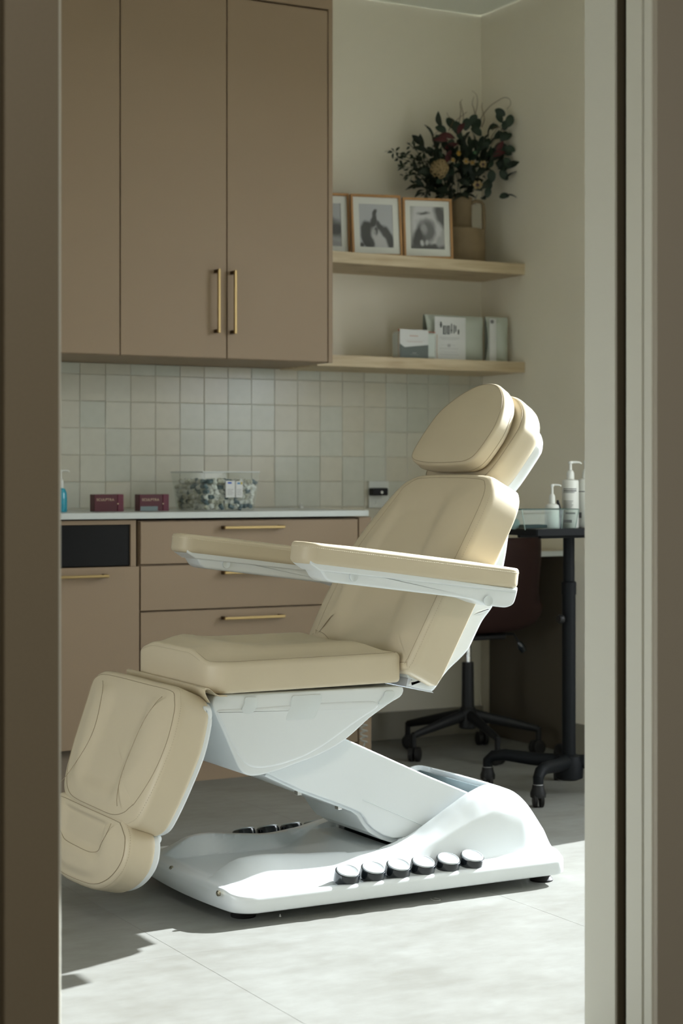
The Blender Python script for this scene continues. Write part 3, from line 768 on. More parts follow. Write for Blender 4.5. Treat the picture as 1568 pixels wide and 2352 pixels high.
for side in (-1, 1):      # curved inner seam of the bolsters
    pts = []
    for i in range(25):
        u = 0.020+(LL-0.03)*i/24; w_ = 4.09+side*(0.175-0.060*math.sin(PI*min(1, i/24*0.98))**0.8 if False else 4.09*0+0.125+0.065*(1-math.sin(PI*i/24)**0.7))
        w_ = 4.09+side*(0.130+0.060*(1-math.sin(PI*i/24)**0.7))
        a = abs(w_-4.09)/0.245
        pts.append(fl2(u, w_, 0.012-0.016*(1-sm(0.35, 0.62, a))+0.0002))
    seam(leg, pts, r=0.0009, closed=False)
def inset_ol(ol, d):
    ns = onormals(ol); return [p-n*d for p, n in zip(ol, ns)]
mb = MB(); slab(mb, inset_ol(oll, 0.009), fl2, -0.103, -0.080, 0.004, 0.006, None, rings=3); lshell = mb.build('leg_rest_shell', WHITE, ch, smooth=True, angle=50)
for lst in ([(470,1622),(485,1624),(491,1634),(491,1650),(486,1661),(476,1663),(462,1658),(462,1635)], [(466,1680),(476,1690),(477,1700),(472,1710),(466,1717),(450,1712),(452,1690)],
            [(432,1822),(430,1830),(426,1836),(416,1838),(413,1850),(417,1862),(412,1874),(402,1888),(392,1896),(380,1898),(368,1894),(380,1872),(398,1845),(410,1815)]):
    mb = MB(); loft_y(mb, smoothp(densify(pxpoly(lst, 3.835), 0.005), 1), yround(3.835, 4.33, 0.012, 3)); mb.build('shell_rib', WHITE, lshell, smooth=True, angle=50)

# foot rest
fa = Vector((-0.25, 0, -0.968)).normalized(); fnm = Vector((fa.z, 0, -fa.x)); 
if fnm.x > 0: fnm = -fnm
fo = at(284, 1884, 3.86); ff = Frame((fo.x, 0, fo.z-0.005), fa, fnm)
olf = spl([(-.008,3.90),(-.004,3.872),(.01,3.845),(.027,3.822),(.067,3.809),(.106,3.824),(.145,3.872),(.172,3.95),(.182,4.07),(.182,4.17),(.165,4.26),(.12,4.31),(.07,4.33),(.025,4.33),(.002,4.31),(-.008,4.27),(-.008,4.1)], 0.008)
def crown_foot(u, w, f):
    a = abs(w-4.09)/0.245
    return 0.010*sm(0, 0.3, f)-0.014*(1-sm(0.45, 0.66, a))*(1-sm(0.075, 0.115, u))*sm(0.04, 0.22, f)
mb = MB(); slab(mb, olf, ff, -0.076, 0.0, 0.018, 0.014, crown_foot, rings=16)
foot = mb.build('foot_rest_cushion', LEATH, ch, smooth=True, angle=70)
seam(foot, slab_ring(olf, ff, 0.012, 0.0))
mb = MB(); stitches(mb, slab_ring(olf, ff, 0.002, -0.009), ln=0.003, r=0.0005); tag(mb.build('stitching', SEAM, foot), kind='stuff')
pts = []
for i in range(41):      # U-shaped seam of the heel recess
    s = i/40*2-1; w_ = 4.09+s*0.185
    u = 0.012+0.085*(1-abs(s)**5)
    w2 = 4.09+math.copysign(min(abs(s)*0.185, 0.185), s)
    a = abs(w2-4.09)/0.245
    pts.append(ff(u, w2, 0.0105-0.014*(1-sm(0.45, 0.66, a))*(1-sm(0.075, 0.115, u))))
seam(foot, pts, r=0.0009, closed=False)
mb = MB(); slab(mb, inset_ol(olf, 0.007), ff, -0.090, -0.066, 0.004, 0.006, None, rings=3); fshell = mb.build('foot_rest_shell', WHITE, ch, smooth=True, angle=50)
for lst in ([(352,1906),(366,1915),(372,1918),(376,1927),(375,1934),(369,1941),(362,1948),(350,1940)], [(357,1960),(364,1962),(368,1972),(366,1984),(360,1992),(350,1988),(348,1970)]):
    mb = MB(); loft_y(mb, smoothp(densify(pxpoly(lst, 3.85), 0.005), 1), yround(3.85, 4.30, 0.012, 3)); mb.build('shell_rib', WHITE, fshell, smooth=True, angle=50)
# link between the leg pieces
MB().box(1.600, 1.615, 4.02, 4.16, 0.225, 0.30).build('foot_link', WHITE2, ch, bevel=0.002)

# armrests
def armrest(y0, y1, pl, pr, pbot, near):
    A, B = at(pl[0], pl[1], y0 if near else y1), at(pr[0], pr[1], y0 if near else y1)
    return A, B
for side in (-1, 1):
    yo = CY+side*0.405; yi = CY+side*0.300
    y0, y1 = min(yo, yi), max(yo, yi)
    A, B = at(706, 1243, 3.695), at(1203, 1306, 3.695)
    d = (B-A).normalized(); n = Vector((-d.z, 0, d.x))
    fa_ = Frame((A.x, 0, A.z), d, n); AL = (B-A).length
    ola = rpoly([(0, y0, 0.035), (AL, y0, 0.03), (AL, y1, 0.03), (0, y1, 0.035)], 0.008)
    mb = MB(); slab(mb, ola, fa_, -0.052, -0.001, 0.009, 0.012, lambda u, w, f: 0.003*sm(0, 0.5, f), rings=5)
    ar = mb.build('armrest_pad', LEATH, ch, smooth=True, angle=70)
    seam(ar, slab_ring(ola, fa_, 0.001, -0.0085), r=0.0008)
    mb = MB(); stitches(mb, slab_ring(ola, fa_, -0.0003, -0.0125), step=0.0052, ln=0.003, r=0.0008); tag(mb.build('stitching', STITCH, ar), kind='stuff')
    tr = pxpoly([(709,1285),(712,1294),(721,1304),(735,1309),(741,1319),(747,1330),(758,1337),(850,1348),(960,1361),(1060,1373),(1087,1378),(1110,1387),(1135,1393),(1161,1396),(1172,1393),(1180,1387),(1184,1376),(1188,1360),(1190,1348),(1180,1346),(720,1285)], 3.707)
    mb = MB(); loft_y(mb, smoothp(densify(tr, 0.006), 1), yround(y0+0.010, y1-0.010, 0.006, 3)); t_ = mb.build('armrest_tray', WHITE, ch, smooth=True, angle=50)
    rail = pxpoly([(712,1287),(1187,1353),(1187,1361),(735,1311),(714,1296)], 3.700)
    MB().prism(rail, y0+0.005, y1-0.005).build('tray_rim', WHITE, t_, bevel=0.003, seg=2)
    for q, rr in (((813, 1325), 0.011), ((1122, 1380), 0.013)):
        p = at(*q, 3.70); yy = y0+0.009 if side < 0 else y1-0.009
        yy = y0+0.0088
        MB().lathe([(rr, 0), (rr, 0.003), (rr*0.6, 0.001)], (p.x, yy, p.z), 24, M=Matrix.Rotation(PI/2, 4, 'X')).build('screw_cap', WHITE2, t_, smooth=True, origin=(p.x, yy, p.z))
    xb = at(1120, 1375, 3.72)
    yb0, yb1 = (y1-0.012, 3.90) if side < 0 else (4.30, y0+0.012)
    MB().tube([Vector((xb.x-0.01, yb0, xb.z+0.01)), Vector((xb.x-0.01, yb1, xb.z+0.01))], 0.016, 16).build('armrest_bracket', WHITE, ch, smooth=True, angle=50)
# ------------------------------------------------------------------ framed photographs on the upper shelf
def print_mat(name, bg, blobs):
    """soft grey-scale picture: blobs of (u, v, ru, rv, angle, tone, softness) in a 0..1 picture space"""
    m = bpy.data.materials.new(name); m.use_nodes = True; nt = m.node_tree; b = nt.nodes['Principled BSDF']
    b.inputs['Roughness'].default_value = 0.6
    uv = nt.nodes.new('ShaderNodeTexCoord')
    nz = nt.nodes.new('ShaderNodeTexNoise'); nz.inputs['Scale'].default_value = 6; nz.inputs['Detail'].default_value = 4
    nt.links.new(uv.outputs['UV'], nz.inputs['Vector'])
    of = nt.nodes.new('ShaderNodeVectorMath'); of.operation = 'MULTIPLY_ADD'; of.inputs[1].default_value = (0.10, 0.10, 0); of.inputs[2].default_value = (-0.05, -0.05, 0)
    nt.links.new(nz.outputs['Color'], of.inputs[0])
    ad = nt.nodes.new('ShaderNodeVectorMath'); ad.operation = 'ADD'; nt.links.new(uv.outputs['UV'], ad.inputs[0]); nt.links.new(of.outputs[0], ad.inputs[1])
    prev = None; val = nt.nodes.new('ShaderNodeRGB'); val.outputs[0].default_value = (*bg, 1); prev = val.outputs[0]
    for (u, v, ru, rv, ang, tone, soft) in blobs:
        mp = nt.nodes.new('ShaderNodeMapping'); mp.vector_type = 'TEXTURE'
        mp.inputs['Location'].default_value = (u, v, 0); mp.inputs['Rotation'].default_value = (0, 0, math.radians(ang)); mp.inputs['Scale'].default_value = (ru, rv, 1)
        nt.links.new(ad.outputs[0], mp.inputs['Vector'])
        sx = nt.nodes.new('ShaderNodeVectorMath'); sx.operation = 'MULTIPLY'; sx.inputs[1].default_value = (1, 1, 0); nt.links.new(mp.outputs[0], sx.inputs[0])
        ln = nt.nodes.new('ShaderNodeVectorMath'); ln.operation = 'LENGTH'; nt.links.new(sx.outputs[0], ln.inputs[0])
        mr = nt.nodes.new('ShaderNodeMapRange'); mr.inputs['From Min'].default_value = 1-soft; mr.inputs['From Max'].default_value = 1+soft
        mr.inputs['To Min'].default_value = 1; mr.inputs['To Max'].default_value = 0
        nt.links.new(ln.outputs['Value'], mr.inputs['Value'])
        mx = nt.nodes.new('ShaderNodeMix'); mx.data_type = 'RGBA'; mx.inputs[7].default_value = (tone, tone, tone*1.02, 1)
        nt.links.new(mr.outputs[0], mx.inputs[0]); nt.links.new(prev, mx.inputs[6]); prev = mx.outputs[2]
    nt.links.new(prev, b.inputs['Base Color'])
    return m
OAK = mat('oak_frame_wood', (0.42, 0.225, 0.085), 0.5, noise=0.12, nscale=40, stretch=(1, 1, 0.15))
MATB = mat('white_mount_board', (0.66, 0.67, 0.62), 0.8)
def facing_mix(nt, x_, base_):
    lw = nt.nodes.new('ShaderNodeLayerWeight'); lw.inputs['Blend'].default_value = 0.5
    pw = nt.nodes.new('ShaderNodeMath'); pw.operation = 'POWER'; pw.inputs[1].default_value = 4.0; nt.links.new(lw.outputs['Facing'], pw.inputs[0])
    ma = nt.nodes.new('ShaderNodeMath'); ma.operation = 'MULTIPLY_ADD'; ma.inputs[1].default_value = 0.7; ma.inputs[2].default_value = base_; nt.links.new(pw.outputs[0], ma.inputs[0])
    nt.links.new(ma.outputs[0], x_.inputs[0])
def glass_mat():
    m = bpy.data.materials.new('picture_glass'); m.use_nodes = True; nt = m.node_tree
    for n in list(nt.nodes): nt.nodes.remove(n)
    o = nt.nodes.new('ShaderNodeOutputMaterial'); t = nt.nodes.new('ShaderNodeBsdfTransparent'); g_ = nt.nodes.new('ShaderNodeBsdfGlossy'); g_.inputs['Roughness'].default_value = 0.02
    x_ = nt.nodes.new('ShaderNodeMixShader'); facing_mix(nt, x_, 0.05)
    nt.links.new(t.outputs[0], x_.inputs[1]); nt.links.new(g_.outputs[0], x_.inputs[2]); nt.links.new(x_.outputs[0], o.inputs[0])
    return m
PGLASS = glass_mat()
def place(parent, mb, name, m, M, **k):
    mb.v = [M @ v for v in mb.v]; return mb.build(name, m, parent, origin=M.translation, **k)
def picture(label, pos, W, H, turn, lean, pm, inner, roll=0.0):
    """pos: centre of the bottom edge; the picture faces -Y, turned by turn degrees, leaning back"""
    t = thing('picture_frame', label, 'picture', pos, 'framed photographs on the upper shelf')
    M = Matrix.Translation(pos) @ Matrix.Rotation(math.radians(turn), 4, 'Z') @ Matrix.Rotation(math.radians(-lean), 4, 'X')
    if roll: M = M @ Matrix.Rotation(math.radians(roll), 4, 'Y')
    fw, fd = 0.0085, 0.018
    mb = MB()
    mb.box(-W/2, -W/2+fw, -fd/2, fd/2, 0, H).box(W/2-fw, W/2, -fd/2, fd/2, 0, H).box(-W/2+fw, W/2-fw, -fd/2, fd/2, 0, fw).box(-W/2+fw, W/2-fw, -fd/2, fd/2, H-fw, H)
    place(t, mb, 'frame', OAK, M, bevel=0.0008)
    iw, ih, iu = inner
    mb = MB()   # mount with its window
    x0, x1, z0, z1 = -W/2+fw, W/2-fw, fw, H-fw; cx, cz = 0.0, (z0+z1)/2+iu
    a0, a1, c0, c1 = cx-iw/2, cx+iw/2, cz-ih/2, cz+ih/2
    mb.box(x0, a0, 0.000, 0.002, z0, z1).box(a1, x1, 0.000, 0.002, z0, z1).box(a0, a1, 0.000, 0.002, z0, c0).box(a0, a1, 0.000, 0.002, c1, z1)
    place(t, mb, 'mount', MATB, M)
    mb = MB(); mb.add([(a0, 0.0025, c0), (a1, 0.0025, c0), (a1, 0.0025, c1), (a0, 0.0025, c1)], [(0, 1, 2, 3)])
    p = place(t, mb, 'photograph', pm, M)
    uvl = p.data.uv_layers.new(name='UVMap')
    inv = M.inverted()
    for li in p.data.loops:
        co_ = inv @ (p.data.vertices[li.vertex_index].co + M.translation)
        uvl.data[li.index].uv = ((co_.x-a0)/(a1-a0), (co_.z-c0)/(c1-c0))
    mb = MB().box(x0, x1, 0.004, 0.0075, z0, z1); place(t, mb, 'backing_board', OAK, M)
    mb = MB().add([(x0, -0.003, z0), (x1, -0.003, z0), (x1, -0.003, z1), (x0, -0.003, z1)], [(0, 1, 2, 3)]); place(t, mb, 'glass', PGLASS, M)
    return t
pm3 = print_mat('portrait_print_arch', (0.36, 0.36, 0.35), [(0.5, 0.62, 0.44, 0.60, 0, 0.52, 0.12), (0.92, 0.78, 0.16, 0.30, 30, 0.06, 0.35), (0.42, 0.62, 0.26, 0.10, 0, 0.40, 0.3), (0.40, 0.84, 0.17, 0.035, 4, 0.07, 0.5), (0.30, 0.30, 0.20, 0.42, -28, 0.035, 0.25), (0.56, 0.40, 0.17, 0.26, -12, 0.12, 0.35), (0.40, 0.48, 0.09, 0.14, 20, 0.30, 0.4), (0.5, 0.03, 0.6, 0.09, 0, 0.05, 0.3), (0.33, 0.14, 0.05, 0.07, 0, 0.5, 0.4), (0.48, 0.15, 0.04, 0.05, 0, 0.42, 0.4), (0.85, 0.18, 0.10, 0.13, 0, 0.34, 0.4)])
pm2 = print_mat('silhouette_print_hands', (0.40, 0.41, 0.43), [(0.25, 0.28, 0.21, 0.34, 12, 0.012, 0.12), (0.42, 0.60, 0.09, 0.20, -22, 0.014, 0.2), (0.47, 0.80, 0.06, 0.09, -30, 0.02, 0.25), (0.80, 0.22, 0.19, 0.30, 28, 0.02, 0.15), (0.65, 0.42, 0.08, 0.26, 38, 0.03, 0.25), (0.60, 0.16, 0.15, 0.34, 40, 0.46, 0.2), (0.50, 0.38, 0.06, 0.10, 0, 0.05, 0.3), (0.45, 0.34, 0.04, 0.05, 0, 0.3, 0.4), (0.06, 0.05, 0.06, 0.06, 0, 0.02, 0.3)])
pm1 = print_mat('still_life_print', (0.36, 0.37, 0.38), [(0.42, 0.40, 0.24, 0.14, 10, 0.02, 0.3), (0.45, 0.62, 0.14, 0.12, -20, 0.03, 0.4), (0.70, 0.60, 0.10, 0.10, 0, 0.09, 0.5), (0.3, 0.72, 0.14, 0.08, 30, 0.05, 0.4), (0.86, 0.40, 0.30, 0.18, 0, 0.035, 0.5), (0.52, 0.22, 0.10, 0.10, 0, 0.5, 0.3), (0.5, 0.04, 0.6, 0.12, 0, 0.25, 0.3)])
zs1 = z1a
p3 = at(985, 591, Z=zs1+0.001)
pA = at(985, 591, 5.935)
picture('oak framed portrait photograph beside the tan jug', (pA.x, 5.94, zs1+0.0005), 0.198, 0.238, -15, 6, pm3, (0.137, 0.168, 0.004))
pB = at(868, 583, 5.96)
picture('oak framed photograph of dark silhouetted hands, middle of the shelf', (pB.x, 5.965, zs1+0.0005), 0.200, 0.241, -14, 8, pm2, (0.134, 0.170, 0.0))
pC = at(756, 578, 6.00)
picture('oak framed photograph half hidden by the wall cabinet edge', (pC.x+0.003, 6.035, zs1+0.0005), 0.196, 0.243, -14, 7, pm1, (0.130, 0.168, 0.0))

# ------------------------------------------------------------------ jug with the dried flower arrangement
VX, VY = at(1058, 600, 6.06).x, 6.06
TAN = mat('tan_stoneware', (0.20, 0.145, 0.078), 0.75, noise=0.10, nscale=14, bump=0.3, bscale=120)
jug = thing('jug', 'tan stoneware jug with a square handle holding the flowers', 'jug', (VX, VY, zs1))
H1, H2 = 0.142, 0.268
MB().lathe([(0.0001, 0), (0.090, 0), (0.0965, 0.005), (0.0985, 0.02), (0.0985, H1-0.012), (0.096, H1-0.003), (0.085, H1), (0.052, H1+0.002), (0.045, H1+0.012), (0.0435, H1+0.03), (0.0435, H2-0.02), (0.046, H2), (0.041, H2), (0.038, H2-0.02), (0.037, H1+0.02), (0.0001, H1+0.02)], (VX, VY, zs1), 48).build('body', TAN, jug, smooth=True, angle=40, origin=(VX, VY, zs1))
hd_ = Vector((0.8763, -0.4818, 0)).normalized()
pts = []
for r_, z_ in ((0.040, H2-0.020), (0.060, H2-0.012), (0.080, H2-0.014), (0.088, H2-0.024), (0.0905, H2-0.045), (0.0910, H1+0.05), (0.0915, H1+0.015), (0.0915, H1-0.006)):
    pts.append(Vector((VX, VY, zs1+z_))+hd_*r_)
MB().tube(pts, 0.0072, 10).build('handle', TAN, jug, smooth=True, origin=(VX, VY, zs1))
fa_r = thing('flower_arrangement', 'dried bouquet of dark leaves, twigs and faded flowers standing in the tan jug', 'flowers', (VX, VY, zs1+H2))
base_p = Vector((VX, VY, zs1+H2-0.02))
LEAFD = mat('dark_green_leaf', (0.010, 0.018, 0.009), 0.55); LEAFE = mat('eucalyptus_leaf', (0.016, 0.032, 0.018), 0.55)
BOX_ = mat('boxwood_leaf', (0.013, 0.024, 0.009), 0.5); RED_ = mat('deep_red_leaf', (0.055, 0.007, 0.008), 0.6)
TWIG = mat('dry_twig', (0.13, 0.085, 0.045), 0.8); STEMM = mat('green_stem', (0.03, 0.04, 0.02), 0.7)
PETAL = mat('faded_petal', (0.25, 0.18, 0.085), 0.8, noise=0.3, nscale=60); PETALD = mat('dark_flower_heart', (0.035, 0.02, 0.025), 0.8); YEL = mat('mustard_bloom', (0.26, 0.15, 0.02), 0.8); GRNB = mat('green_bud', (0.05, 0.12, 0.055), 0.6)
def leaf_mesh(name, L, W_, m, fold=0.25, round_=False):
    vs, fs = [], []
    n = 6
    for i in range(n+1):
        t = i/n; w_ = W_*(math.sin(PI*min(1, t*0.96+0.02))**(0.55 if round_ else 0.85)); z_ = 0.10*L*math.sin(PI*t)-0.10*L*t
        for s_ in (-1, 0, 1): vs.append((s_*w_/2, t*L, z_+abs(s_)*fold*w_/2))
    for i in range(n):
        for j in (0, 1): a = i*3+j; fs.append((a, a+1, a+4, a+3))
    me = bpy.data.meshes.new(name); me.from_pydata(vs, [], fs); me.materials.append(m)
    for p in me.polygons: p.use_smooth = True
    return me
lmE = leaf_mesh('eucalyptus_leaf', 0.052, 0.036, LEAFE, round_=True); lmD = leaf_mesh('dark_leaf', 0.055, 0.028, LEAFD)
lmB = leaf_mesh('boxwood_leaf', 0.021, 0.010, BOX_); lmR = leaf_mesh('red_leaf', 0.060, 0.026, RED_)
def put(me, name, p, d, up=None, s=1.0, parent=fa_r):
    o = bpy.data.objects.new(name, me); COL.objects.link(o); o.parent = parent
    d = d.normalized(); up = up or Vector((random.uniform(-1, 1), random.uniform(-1, 1), random.uniform(0.2, 1)))
    x = d.cross(up); x = x.normalized() if x.length > 1e-3 else d.orthogonal().normalized(); z = x.cross(d).normalized()
    R_ = Matrix((x, d, z)).transposed().to_4x4()
    o.matrix_local = Matrix.Translation(p-WP(parent)) @ R_ @ Matrix.Scale(s, 4)
    return o
def fp_(px, py, dy=0.0):
    """a point of the bouquet; dy moves it towards the wall (+) or the room (-)"""
    p = at(px, py, VY+dy)
    if p.x > WR-0.045: p = at(px, py, X=WR-0.045)
    return p
def stem_to(p, m=STEMM, r=0.0016, bend=0.3, name='stem', start=None):
    s_ = start or base_p+Vector((random.uniform(-.02, .02), random.uniform(-.02, .02), 0))
    pts = []
    for i in range(9):
        t = i/8; q = s_.lerp(p, t); q.z += bend*(p-s_).length*t*(1-t)*0.8
        pts.append(q)
    MB().tube(pts, [r*(1-0.6*i/8) for i in range(9)], 5).build(name, m, fa_r, smooth=True, origin=s_); return pts
random.seed(11)
# dense core of dark leaves
for i in range(150):
    px_ = random.gauss(1062, 44); py_ = random.gauss(378, 40)
    px_ = min(1160, max(965, px_)); py_ = min(452, max(292, py_))
    p = fp_(px_, py_, random.uniform(-0.07, 0.06))
    d = (p-base_p); d.z = abs(d.z)*0.8+0.02; d += Vector((random.uniform(-.1, .1), random.uniform(-.1, .1), random.uniform(-.12, .08)))
    if random.random() < 0.55: put(lmD, 'dark_leaf', p, d, s=random.uniform(0.9, 1.35))
    else: put(lmE, 'eucalyptus_leaf', p, d, s=random.uniform(0.7, 1.05))
# eucalyptus at the right and top
for (px_, py_, a, s_) in ((1092,298,100,1.0),(1080,286,60,.9),(1068,300,80,1.0),(1122,296,20,.8),(1135,318,30,.9),(1105,312,140,1.0),(1150,325,60,.9),(1158,300,85,.8),(1152,282,120,.8),(1166,292,75,1.0),(1160,265,150,.9),(1150,345,-20,.9),(1158,362,-60,.9),(1140,372,-40,1.0),(1148,392,-50,.9),(1128,390,-90,1.0),(1135,340,10,1.0),(1160,338,-20,.8),(1024,304,150,.9),(1042,296,120,1.0),(1052,310,100,1.1),(1120,350,0,1.1),(1118,412,-70,.8),(1122,430,-100,.8),(1098,340,45,1.0)):
    p = fp_(px_, py_, random.uniform(-0.05, 0.02)); ar_ = math.radians(a)
    d = Vector((0.8763, -0.4818, 0))*math.cos(ar_)+Vector((0, 0, 1))*math.sin(ar_)
    put(lmE, 'eucalyptus_leaf', p, d, up=Vector((-0.45, -0.85, random.uniform(-.3, .5))), s=s_)
# boxwood sprays reaching to the left
def spray(tx, ty, n, sx=None, dy=0.0):
    a = fp_(*(sx or (1000, 415)), dy*0.3); b = fp_(tx, ty, dy)
    pts = [a.lerp(b, i/8)+Vector((0, 0, 0.02*math.sin(PI*i/8))) for i in range(9)]
    MB().tube(pts, [0.0016-0.0001*i for i in range(9)], 5).build('stem', STEMM, fa_r, origin=a)
    for i in range(n):
        t = random.random()**0.8; q = a.lerp(b, t)+Vector((0, 0, 0.02*math.sin(PI*t)))
        for _ in range(1):
            v = Vector((random.gauss(0, 1), random.gauss(0, 1), random.gauss(0, 1))).normalized()
            d = (b-a).normalized()*0.5+v
            put(lmB, 'boxwood_leaf', q+v*0.006, d, s=random.uniform(0.8, 1.35))
for s_ in ((893,345,20),(906,362,14),(934,327,20),(912,385,20),(960,335,20),(992,332,16),(928,408,22),(955,370,22),(948,430,24),(975,450,22,(1020,445)),(1000,372,14),(930,352,14)):
    spray(s_[0], s_[1], s_[2], s_[3] if len(s_) > 3 else None, random.uniform(-0.05, 0.03))
for i in range(18):
    p = fp_(random.uniform(950, 1025), random.uniform(400, 448), random.uniform(-0.04, 0.04)); put(lmD, 'dark_leaf', p, Vector((random.uniform(-1, .3), random.uniform(-.4, .4), random.uniform(-.5, .8))), s=random.uniform(.6, 1.0))
for i in range(70):
    p = fp_(random.uniform(985, 1118), random.uniform(385, 452), random.uniform(-0.05, 0.05)); put(lmD, 'dark_leaf', p, Vector((random.uniform(-1, 1), random.uniform(-.5, .3), random.uniform(-.6, .8))), s=random.uniform(.7, 1.15))
# red leaves
for (px_, py_, a, s_) in ((1030,323,175,1.0),(1045,318,165,1.1),(1050,308,60,.9),(1035,345,250,.9),(1128,360,20,1.0),(1140,350,60,.9),(1052,330,200,1.0)):
    ar_ = math.radians(a); d = Vector((0.8763, -0.4818, 0))*math.cos(ar_)+Vector((0, 0, 1))*math.sin(ar_)
    put(lmR, 'red_leaf', fp_(px_, py_, -0.07), d, up=Vector((-0.4, -0.8, 0.4)), s=s_)
# hydrangea-like head of curled faded petals
hc = fp_(1009, 388, -0.105)
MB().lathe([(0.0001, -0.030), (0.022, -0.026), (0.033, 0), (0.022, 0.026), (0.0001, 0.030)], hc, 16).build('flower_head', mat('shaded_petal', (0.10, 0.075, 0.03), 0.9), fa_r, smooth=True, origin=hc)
rim = bpy.data.meshes.new('petal_rim')
mb = MB().tube([Vector((0.0135*math.cos(a_*PI/6)*(1+0.15*math.sin(3*a_)), 0.0135*math.sin(a_*PI/6), 0.0015*math.cos(a_*1.7))) for a_ in range(12)], 0.0022, 5, closed=True, rx=1.6)
rim.from_pydata(mb.v, [], mb.f); rim.materials.append(PETAL)
for p in rim.polygons: p.use_smooth = True
for i in range(26):
    th = i*2.4; rr_ = 0.034*math.sqrt((i+0.5)/26)
    v = Vector((0.8763, -0.4818, 0))*math.cos(th)*rr_+Vector((0, 0, 1))*math.sin(th)*rr_
    front = Vector((-0.4818, -0.8763, 0)); out = (v+front*math.sqrt(max(0.00005, 0.036**2-rr_**2)))
    put(rim, 'petal', hc+out, out.cross(Vector((0.3, 0.2, 1))), up=out, s=random.uniform(0.55, 0.85))
# small flowers with dark hearts
def flower(px_, py_, r_, dy=-0.12, heart=True, m=PETAL):
    c = fp_(px_, py_, dy); fr3 = Vector((-0.4818, -0.8763, 0.12)).normalized(); u_ = Vector((0.8763, -0.4818, 0)); v_ = fr3.cross(u_)
    h = MB().lathe([(0.0001, -0.004), (r_*0.45, -0.003), (r_*0.5, 0.001), (0.0001, 0.004)], (0, 0, 0), 12)
    Rm = Matrix((u_, v_, fr3)).transposed().to_4x4(); h.v = [Rm @ q+c for q in h.v]
    fo_ = h.build('flower_head', PETALD if heart else YEL, fa_r, smooth=True, origin=c)
    me = leaf_mesh('flower_petal', r_*0.75, r_*0.75, m, fold=-0.3, round_=True)
    for i in range(6):
        a_ = i*PI/3+random.uniform(-.2, .2); d = u_*math.cos(a_)+v_*math.sin(a_)+fr3*0.35
        put(me, 'petal', c+d*r_*0.35, d, up=fr3, s=random.uniform(.9, 1.15))
flower(1096, 425, 0.0175); flower(1109, 378, 0.014); flower(1070, 371, 0.012, heart=False); flower(1053, 353, 0.009, m=YEL, heart=False); flower(1085, 374, 0.010, heart=False); flower(1040, 368, 0.009, heart=False)
MB().lathe([(0.0001, -0.008), (0.0075, -0.003), (0.0075, 0.003), (0.0001, 0.009)], fp_(1090, 350, -0.09), 12).build('bud', GRNB, fa_r, smooth=True, origin=fp_(1090, 350, -0.09))
# curled dry twigs rising out of the top
for lst in ([(1050,300),(1055,275),(1058,255),(1056,236),(1062,228)], [(1060,300),(1064,270),(1060,245),(1057,232)], [(1086,290),(1090,268),(1088,250),(1084,238),(1088,222)], [(1094,292),(1092,262),(1096,240),(1094,218),(1083,208)], [(1098,285),(1110,262),(1125,244),(1142,232),(1158,224),(1170,228),(1172,240),(1164,250)],
            [(1038,300),(1045,280),(1058,268),(1072,257)], [(1014,306),(1008,292),(1003,280),(1001,272)], [(1005,362),(998,335),(993,320),(998,308),(1010,300)], [(1106,292),(1112,275),(1110,262),(1106,246),(1108,236)], [(1030,300),(1036,288),(1040,276),(1030,268),(1026,258)], [(1130,300),(1137,292),(1150,294),(1158,304)], [(1118,340),(1128,315),(1140,298),(1150,288)]):
    pts = [fp_(x_, y_, random.uniform(-0.02, 0.02)) for x_, y_ in lst]
    dense = []
    for i in range(len(pts)-1):
        a, b, c, d = pts[max(i-1, 0)], pts[i], pts[i+1], pts[min(i+2, len(pts)-1)]
        for j in range(5):
            t = j/5; dense.append(0.5*((2*b)+(c-a)*t+(2*a-5*b+4*c-d)*t*t+(-a+3*b-3*c+d)*t**3))
    dense.append(pts[-1]); n_ = len(dense)
    MB().tube(dense, [0.0017-0.0010*i/n_ for i in range(n_)], 5).build('twig', TWIG, fa_r, smooth=True, origin=dense[0])
for q in ((1150, 300), (1120, 330), (1030, 330), (1009, 400), (1096, 430), (1060, 300), (1109, 380)):
    stem_to(fp_(q[0], q[1], -0.03), bend=0.1)

